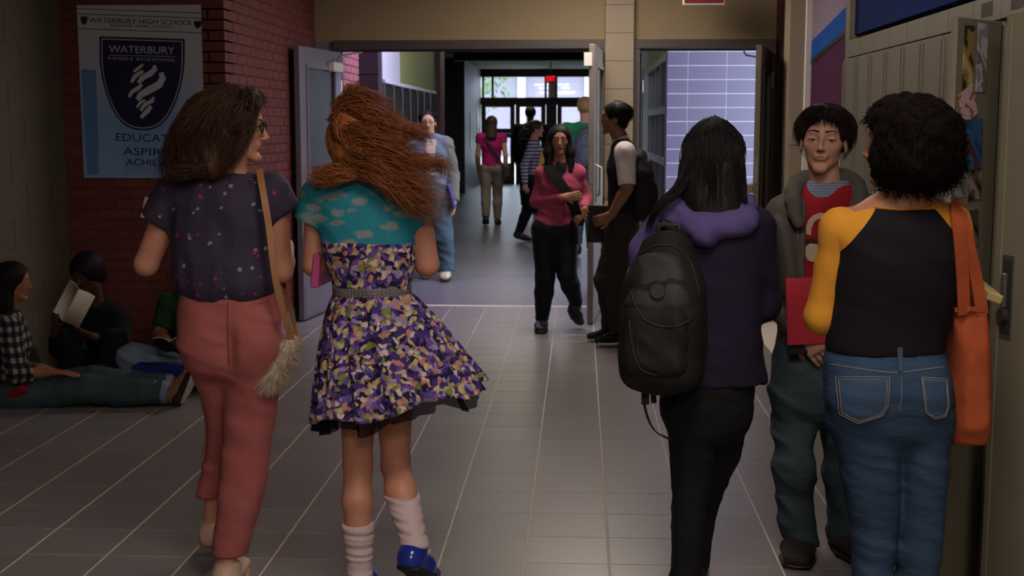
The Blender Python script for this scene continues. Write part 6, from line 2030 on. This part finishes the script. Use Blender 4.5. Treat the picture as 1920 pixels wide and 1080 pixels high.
# ---- boy in profile with vest and rolled white sleeves
def vest_boy():
    Y = 8.95; P = lambda x, y, d=0: W(x, y, Y + d)
    b = P(1155, 640); p = Person((b[0], Y, 0), 'boy in profile with a navy vest over a rolled-sleeve white shirt and dark trousers')
    J = skel((b[0], Y, 0), 1.72, 182, female=False)
    J.update(head=P(1152, 222, .0), hf=N((-1, .02, .02)), neck=P(1166, 266), shR=P(1170, 285, .19), shL=P(1172, 285, -.17), chest=P(1170, 315), waist=P(1170, 372), pelvis=P(1166, 420),
             elL=P(1176, 352, -.22), wrL=P(1146, 404, -.17), elR=P(1180, 355, .22), wrR=P(1130, 395, .14),
             hipL=P(1162, 425, -.08), hipR=P(1166, 425, .08), knL=P(1150, 525, -.10), anL=P(1164, 625, -.10), knR=P(1138, 525, .10), anR=P(1148, 618, .12))
    J['hdL'] = N((-.85, 0, -.35)); J['hnL'] = N((-.2, .9, 0)); J['curlL'] = .5; J['hdR'] = N((-.8, -.3, -.3)); J['hnR'] = N((0, -1, 0))
    J['toeL'] = J['anL'] + [-.16, -.02, -.055]; J['toeR'] = J['anR'] + [-.16, -.02, -.055]
    F, info = body_field(J, .014, fine_head=.0055, fine_hands=.007, g=.95, HH=.222, ga=1.05, gl=.85)
    bo = p.mesh('body', F, skin('skin_umber', '#7d543e', '#8b6049')); eyes(p, info, bo, lids=.3, res=1.4)
    Mw = cloth('white_shirting', '#d6cdcf', fold=.3)
    top = wear_top(p, J, cloth('navy_knit', '#0f0f1c', fold=.2), 1.08, 0, P(0, 428)[2], .008, name='vest', neck=.03)
    for n in 'LR':
        F = Field(.007); sh, el = J['sh' + n], J['el' + n]
        F.ell(sh + (el - sh) * .06, .074, k=.02); F.ec(sh, sh + (el - sh) * .88, .072, .058, k=.02, flat=True); sl = p.mesh('shirt_sleeve', F, Mw, top, warp=FOLD_S)
        F = Field(.006); a_ = sh + (el - sh) * .78; F.ec(a_, sh + (el - sh) * .92, .060, .060, k=.004, flat=True); p.mesh('rolled_cuff', F, Mw, sl)
    F = Field(.006); F.ec(J['neck'] + [0, 0, -.01], J['neck'] + [-.018, 0, .03], .064, .060, k=.01, flat=True); p.mesh('collar', F, Mw, top)
    wear_trousers(p, J, cloth('brown_twill', '#2b2422', fold=.35), 1.15, .98, .008, crease(.008, 7, 7, 16), ankle=.036, knee=.044)
    for n in 'LR': shoe(p, J['an' + n], J['toe' + n], 1.72, M_blackc, M_rubber, lace=M_rubber, name='sneaker')
    hair_cap(p, info, HM_BLACK, 1.02, (.40, .35, .45), None, .006, .22, -.14, 30, 2)
    backpack('backpack', 'black backpack on the back of the boy in the navy vest', P(1204, 345, .0), None, (1, .05, 0), (-.05, 0, 1), .28, .18, .50, M_nylon, M_nylon, .009)
    n_ = MB().box(-.065, .065, -.01, .01, -.13, .13, .003).build('notebook', M_rubberd, None, label='dark notebook held low by the boy in the navy vest', cat='notebook')
    n_.location = tuple(P(1119, 420, -.02)); n_.rotation_euler = (0, .05, .3)
vest_boy()

# ---- young man with glasses walking towards the camera
def glasses_man():
    Y = 12.66; P = lambda x, y, d=0: W(x, y, Y + d)
    b = P(815, 525); p = Person((b[0], Y, 0), 'young man with glasses in a pale blue jacket and jeans, behind the flying red hair')
    J = skel((b[0], Y, 0), 1.73, -88, stride=.14, female=False)
    J.update(head=P(803, 229, -.02), hf=N((.05, -1, -.04)), neck=P(806, 258), shR=P(781, 270), shL=P(836, 270), chest=P(808, 290), waist=P(811, 340), pelvis=P(813, 372),
             elL=P(849, 330, .02), wrL=P(852, 378, -.06), elR=P(775, 325, .02), wrR=P(790, 365, -.12), hipL=P(824, 378), hipR=P(803, 378), knL=P(832, 445, -.06), anL=P(836, 508, -.06), knR=P(800, 445, .06), anR=P(800, 500, .18))
    J['toeL'] = J['anL'] + [.0, -.16, -.055]; J['toeR'] = J['anR'] + [0, -.12, -.09]
    F, info = body_field(J, .014, fine_head=.0065, fine_hands=.009, g=.93, HH=.222, gl=.85)
    bo = p.mesh('body', F, skin('skin_honey', '#a57c5c', '#b18866')); eyes(p, info, bo, lids=.35, res=1.6)
    Ph, A, q = info; m = MB()
    for s in (-1, 1):
        c = Ph(s * .14, .42, .0); m.tube([c + (A[0] * math.cos(t) * .105 + A[2] * math.sin(t) * .06) * q for t in np.linspace(0, 2 * math.pi, 17)], .0025, 5)
        m.tube([Ph(s * .25, .41, .02), Ph(s * .35, .1, .02)], .0025, 5)
    m.tube([Ph(-.035, .43, .01), Ph(.035, .43, .01)], .0025, 5); p.mb('glasses', m, M_rubberd)
    top = wear_top(p, J, cloth('pale_blue_canvas', '#545c66', '#60686f', fold=.4), 1.22, 2.0, P(0, 392)[2], .009, crease(.010, 8, 8, 14, .5), 'jacket', sl_g=1.12, sl_mat=cloth('grey_green_canvas', '#5a5c52', '#66685e', fold=.4))
    bv = bvh_of(top); patch(p, 'shirt_front', bv, [(797, 262), (818, 262), (815, 290), (812, 330), (800, 330), (799, 290)], cloth('beige_tee', '#a08f78'), top, .004, 3)
    wear_trousers(p, J, m_denim('faded_denim', '#2f4150', '#405562', '#6a7d88'), 1.2, 1.0, .009, crease(.010, 8, 8, 14, .5), 'jeans', .040, .046)
    for n in 'LR': shoe(p, J['an' + n], J['toe' + n], 1.73, paint('cream_sneaker', '#b8ab92', .6), M_rubberd, name='sneaker')
    hair_cap(p, info, HM_BLACK, 1.0, (.42, .36, .46), None, .006, .12, -.10, 24, 3)
    n_ = MB().box(-.014, .014, -.09, .09, -.12, .12, .003).build('book', paint('violet_blue_cover', '#4a4d8f', .4), None, label='blue book carried upright by the young man with glasses', cat='book')
    n_.location = tuple(P(846, 368, -.10)); n_.rotation_euler = (0, -.25, .2)
glasses_man()

def walker(Y, px, h, ang, label, sk, hair, top, bottom, stride=.12, sleeve=.45, female=True, hem=.545, hairx=None, shoes=M_blackshoe, boots=False, topg=1.12, lean=0.0, cuff=.97, **ov):
    b = W(px, 400, Y); p = Person((b[0], Y, 0), label)
    J = skel((b[0], Y, 0), h, ang, stride, lean, female=female)
    for k_, v in ov.items(): J[k_] = v
    F, info = body_field(J, .015, fine_head=.008, g=.95, gl=.85); bo = p.mesh('body', F, sk)
    if math.sin(math.radians(ang)) < .5: eyes(p, info, bo, lids=.3, res=2.0)
    t = wear_top(p, J, top, topg, sleeve, hem * h, .014)
    wear_trousers(p, J, bottom, 1.12, cuff, .015)
    for n in 'LR': shoe(p, J['an' + n], J['toe' + n], h, shoes, M_rubberd, low=not boots, res=.008, name='boot' if boots else 'shoe')
    hair_cap(p, info, hair, 1.04, (.30, .30, .40), hairx, .008)
    return p, J, info, t
def long_hair(F, Ph, A, q):
    F.ec(Ph(0, -.26, .1), Ph(0, -.60, -.95), (.40 * q, .24 * q), (.36 * q, .16 * q), A[0], .03)
def far_people():
    # woman in the magenta top
    Y = 19.8; P = lambda x, y, d=0: W(x, y, Y + d)
    p, J, info, t = walker(Y, 922, 1.68, 92, 'brown-haired woman in a magenta top and khaki trousers walking away', SK_FAIR, HM_BROWN, cloth('magenta_jersey', '#b01c68', '#bb2672', fold=.3), cloth('khaki_twill', '#8a7867', '#948270', fold=.3), .13, .3, hairx=long_hair)
    e = empty('crossbody_bag', P(951, 332, -.05), 'small olive bag on a dark strap on the woman in the magenta top', 'bag'); off = np.array(e.location)
    MB().strip([q - off for q in catmull([J['shL'] + [.06, 0, .045], J['chest'] + [-.05, -.14, .06], J['waist'] + [.10, -.13, .02], P(947, 318, -.06)], 16)], (0, -1, .1), .035, .006).build('strap', paint('dark_olive', '#2e2a22', .6), e)
    F = Field(.009); F.rbox(P(950, 322, -.04), (.055, .09, .09), None, .03); V, Q = F.solve(); link(bpy.data.objects.new('pouch', np_mesh('pouch', V - off, Q, paint('olive_canvas', '#3b3a24', .8))), e)
    # dark figure with a backpack
    Y = 22.5; P = lambda x, y, d=0: W(x, y, Y + d)
    p, J, info, t = walker(Y, 994, 1.86, 90, 'dark-clothed man with a backpack near the bright entrance doors', SK_DARK, HM_BLACK, cloth('black_coat', '#0c0b0d'), cloth('black_coat', '#0c0b0d'), .10, 2.0, False, topg=1.2)
    backpack('backpack', 'black backpack on the dark-clothed man near the entrance', J['chest'] + [-.05, -.22, -.06], None, (-.3, -1, 0), (0, 0, 1), .33, .2, .5, M_nylon, M_nylon, .012)
    # girl in the striped top
    Y = 16.8; P = lambda x, y, d=0: W(x, y, Y + d)
    st = m_stripe('grey_white_stripe', '#b9adb9', '#4c4652', .045)
    p, J, info, t = walker(Y, 1003, 1.60, -4, 'girl in a striped top and tall black boots walking towards the right', SK_FAIR, HM_BROWN, st, cloth('black_legging', '#0d0d13'), .20, 2.0, boots=True)
    for n in 'LR':
        F = Field(.009); kn, an = J['kn' + n], J['an' + n]; F.ec(an + [0, 0, -.01], kn + (an - kn) * .12, .048, .062, k=.02, flat=True); p.mesh('boot_shaft', F, M_blackshoe)
    Ph, A, q = info; F = Field(.008); F.ell(Ph(0, -.55, .2), (.17 * q,) * 3, A); p.mesh('hair_bun', F, HM_BROWN)
    n_ = MB().box(-.09, .09, -.02, .02, -.10, .10, .004).build('binder', paint('yellow_card', '#c2a02c', .5), None, label='yellow binder carried by the girl in the striped top', cat='binder')
    n_.location = tuple(J['waist'] + [.14, -.16, .10]); n_.rotation_euler = (0, .2, .1)
    # fair-haired young man in green
    Y = 15.0; P = lambda x, y, d=0: W(x, y, Y + d)
    p, J, info, t = walker(Y, 1096, 1.86, 95, 'fair-haired young man in a green T-shirt behind the pink cardigan', SK_FAIR, hairmat('blond_hair', '#8a6a36', '#b8995a', .5), cloth('green_jersey', '#1f7a45', '#258a50'), M_jeansd, .03, .9, False)
    backpack('backpack', 'grey backpack on the young man in green', J['chest'] + [.03, -.20, -.08], None, (.2, -1, 0), (0, 0, 1), .30, .18, .46, paint('slate_nylon', '#4b4c55', .6, .2, 20), paint('slate_nylon', '#4b4c55', .6), .011)
far_people()

# ------------------------------------------------------------------ three people sitting on the alcove floor
def open_book(name, label, c, x, y, w, h, ang, cat='book', cover=None):
    """two leaves opening along y axis; x: across, y: spine direction"""
    x, y = N(x), N(y); n = N(np.cross(x, y)); e = empty(name, c, label, cat)
    for s in (-1, 1):
        V = []; Fq = []; k_ = 9
        for th in (0, -.004):
            for i in range(k_):
                t = i / (k_ - 1)
                px_ = x * s * w * t * math.cos(ang) + n * (w * t * math.sin(ang) + .016 * math.sin(math.pi * t)) + n * th
                for v in (-.5, .5): V.append(px_ + y * h * v)
        for lay in (0, 1):
            o = lay * k_ * 2
            for i in range(k_ - 1):
                q = (o + 2 * i, o + 2 * i + 1, o + 2 * i + 3, o + 2 * i + 2); Fq.append(q if (lay == 0) == (s > 0) else q[::-1])
        for i in range(k_ - 1):
            Fq.append((2 * i, 2 * i + 2, 2 * i + 2 + 2 * k_, 2 * i + 2 * k_)); Fq.append((2 * i + 1, 2 * i + 1 + 2 * k_, 2 * i + 3 + 2 * k_, 2 * i + 3))
        Fq.append((2 * k_ - 2, 2 * k_ - 1, 4 * k_ - 1, 4 * k_ - 2)); Fq.append((0, 2 * k_, 2 * k_ + 1, 1))
        link(bpy.data.objects.new('page_block', np_mesh('page_block', np.array(V), np.array(Fq), M_paper)), e)
        if cover: link(bpy.data.objects.new('cover', np_mesh('cover', np.array(V) - n * .005, np.array(Fq), cover)), e)
    return e
def seated_plaid():
    Y = 6.86; P = lambda x, y, d=0: W(x, y, Y + d)
    hip = P(2, 742, .02)
    p = Person((hip[0], Y, 0), 'girl in a plaid shirt sitting against the grey wall, legs stretched out in rolled jeans')
    J = skel((hip[0], Y, 0), 1.62, 0)
    J.update(head=P(26, 528, -.02), hf=N((1, .25, -.08)), neck=P(14, 585), shR=P(18, 615, -.15), shL=P(14, 612, .16), chest=P(14, 640), waist=P(12, 695), pelvis=P(14, 738),
             elR=P(32, 700, -.20), wrR=P(96, 698, -.18), elL=P(24, 690, .2), wrL=P(80, 690, .10),
             hipR=P(26, 742, -.09), hipL=P(26, 740, .09), knR=P(165, 728, -.10), anR=P(322, 745, -.06), knL=P(178, 712, .07), anL=P(330, 724, .08))
    J['f'] = np.array([0, 0, 1.0])
    J['hdR'] = N((1, .1, -.05)); J['hnR'] = N((0, 0, -1)); J['curlR'] = .15; J['tsR'] = 1; J['hdL'] = N((1, .1, -.3)); J['hnL'] = N((0, 0, -1))
    J['toeR'] = J['anR'] + [.10, -.02, .15]; J['toeL'] = J['anL'] + [.12, .02, .14]
    F, info = body_field(J, .013, fine_head=.006, fine_hands=.007, g=.95, HH=.205, gl=.8)
    bo = p.mesh('body', F, SK_TAN); eyes(p, info, bo, lids=.35, res=1.6)
    wear_top(p, J, m_plaid(), 1.2, 1.55, None, .008, name='plaid_shirt')
    je = wear_trousers(p, J, M_jeansd, 1.16, .90, .008, crease(.008, 12, 8, 8, .2), 'jeans', .036, .042)
    for n in 'LR':
        kn, an = J['kn' + n], J['an' + n]; F = Field(.007); F.ec(kn + (an - kn) * .82, kn + (an - kn) * .96, .066, .064, k=.005, flat=True); p.mesh('rolled_cuff', F, M_jeansl, je)
        G = Field(.006); a_, t_ = J['an' + n], J['toe' + n]; hl = a_ + [.035, 0, -.035]
        G.ec(hl, t_ + [.01, 0, 0], (.036, .032), (.040, .018), (0, 1, 0), .02); G.ec(hl, a_, .036, .030, k=.02); sh = p.mesh('shoe', G, paint('maroon_canvas', '#2f141c', .7))
        G = Field(.006); G.ec(hl + [.028, 0, -.012], t_ + [.034, 0, -.006], (.038, .010), (.042, .009), (0, 1, 0), .01); p.mesh('sole', G, M_rubber, sh)
    F = Field(.008); F.ec(P(18, 745, -.17), P(45, 728, -.20), (.03, .02), (.03, .015), k=.02); p.mesh('red_shirt_tail', F, cloth('crimson_jersey', '#8f1230'))
    def ex(F, Ph, A, q): F.ec(Ph(0, -.25, .1), Ph(.05, -.36, -1.0), (.34 * q, .20 * q), (.30 * q, .15 * q), A[0], .03); F.ec(Ph(.22, -.1, 0), Ph(.30, -.05, -.9), (.12 * q, .15 * q), (.10 * q, .12 * q), A[0], .03)
    hair_cap(p, info, HM_BLACK, 1.05, (.34, .30, .42), ex, .007)
seated_plaid()
def seated_reader():
    Y = 7.45; P = lambda x, y, d=0: W(x, y, Y + d)
    b = P(180, 705)
    p = Person((b[0], Y, 0), 'dark-clothed person sitting in the alcove corner reading a white booklet')
    J = skel((b[0], Y, 0), 1.68, -100)
    J.update(head=P(163, 512, -.08), hf=N((-.35, -.85, -.45)), hu=N((-.1, -.4, .9)), neck=P(178, 572, .05), shR=P(132, 596, .02), shL=P(222, 598, .08), chest=P(185, 615, .12), waist=P(188, 655, .20), pelvis=P(190, 690, .22),
             elR=P(112, 652, -.04), wrR=P(103, 622, -.22), elL=P(228, 655, -.02), wrL=P(178, 632, -.20),
             hipR=P(162, 696, .18), hipL=P(206, 696, .18), knR=P(128, 640, -.18), anR=P(140, 704, -.22), knL=P(212, 640, -.16), anL=P(198, 704, -.20))
    J['hdR'] = N((.1, -.2, 1)); J['hnR'] = N((.6, .6, .2)); J['curlR'] = .45; J['hdL'] = N((-.9, -.1, .3)); J['hnL'] = N((0, .6, .5)); J['curlL'] = .4
    J['toeR'] = J['anR'] + [-.04, -.16, -.045]; J['toeL'] = J['anL'] + [.03, -.16, -.045]
    F, info = body_field(J, .013, fine_hands=.008, g=.95, HH=.21, gl=.85); bo = p.mesh('body', F, SK_DARK)
    bk = cloth('black_wool', '#0c0b10')
    wear_top(p, J, bk, 1.22, 1.6, None, .009, name='pullover'); wear_trousers(p, J, cloth('navy_cotton', '#0d0e1a'), 1.18, .97, .009)
    for n in 'LR': shoe(p, J['an' + n], J['toe' + n], 1.65, M_blackshoe, M_rubberd)
    hair_cap(p, info, HM_BLACK, 1.16, (.32, .26, .40), lambda F, Ph, A, q: F.ell(Ph(0, -.25, -.1), (.40 * q, .26 * q, .4 * q), A, .03), .008)
    open_book('booklet', 'open white booklet held up by the dark-clothed person in the corner', P(132, 572, -.30), (.72, -.1, -.45), (-.5, .05, -.85), .10, .22, .45, 'booklet')
seated_reader()
def seated_green():
    Y = 7.35; P = lambda x, y, d=0: W(x, y, Y + d)
    b = P(360, 705)
    p = Person((b[0], Y, 0), 'person in a green T-shirt and pale jeans sitting cross-legged behind the salmon trousers')
    J = skel((b[0], Y, 0), 1.70, -95, female=False)
    J.update(head=P(372, 495, -.02), hf=N((-.1, -.85, -.5)), hu=N((0, -.45, .9)), neck=P(370, 548, .06), shR=P(318, 570, .06), shL=P(420, 570, .06), chest=P(368, 595, .10), waist=P(366, 640, .14), pelvis=P(365, 688, .15),
             elR=P(298, 628, .0), wrR=P(318, 645, -.22), elL=P(436, 628, 0), wrL=P(395, 640, -.24),
             hipR=P(335, 690, .12), hipL=P(395, 690, .12), knR=P(248, 672, -.12), anR=P(345, 700, -.18), knL=P(470, 672, -.12), anL=P(400, 702, -.10))
    J['hdR'] = N((.7, -.4, -.1)); J['hnR'] = N((0, .3, .9)); J['hdL'] = N((-.7, -.4, -.1)); J['hnL'] = N((0, .3, .9)); J['f'] = np.array([0, 0, 1.])
    J['toeR'] = J['anR'] + [.15, -.06, -.03]; J['toeL'] = J['anL'] + [-.15, -.06, -.03]
    F, info = body_field(J, .013, fine_hands=.008, g=.95, HH=.215, gl=.85); p.mesh('body', F, SK_TAN)
    wear_top(p, J, cloth('forest_jersey', '#1d3a22', '#22442a'), 1.16, .75, None, .009, name='tshirt')
    wear_trousers(p, J, M_jeansl, 1.2, .97, .009, crease(.010, 8, 8, 14, .5), 'jeans', .036, .042)
    for n in 'LR': shoe(p, J['an' + n], J['toe' + n], 1.65, M_blackshoe, M_rubber)
    hair_cap(p, info, HM_BROWN, 1.04, (.34, .28, .40), None, .008, .2)
    open_book('book', 'open paperback on the lap of the person in green', P(330, 652, -.33), (1, .15, .05), (.1, .55, -.4), .10, .17, .25, 'book', M_rubberd)
    e = empty('blue_bag', P(310, 710, -.24), 'royal blue flat cloth bag on the floor under the pale jeans', 'bag'); off = np.array(e.location)
    F = Field(.008); F.rbox(P(312, 697, -.25), (.19, .06, .045), None, .03); F.warp = crease(.008, 9, 9, 12, .4); V, Q = F.solve(); V[:, 2] = np.maximum(V[:, 2], .001)
    link(bpy.data.objects.new('sack', np_mesh('sack', V - off, Q, cloth('royal_blue_cloth', '#222a78'))), e)
    MB().tube([P(262, 688, -.25) - off, P(290, 680, -.27) - off, P(320, 688, -.25) - off], .006, 6).build('cord', cloth('royal_blue_cloth', '#222a78'), e)
seated_green()
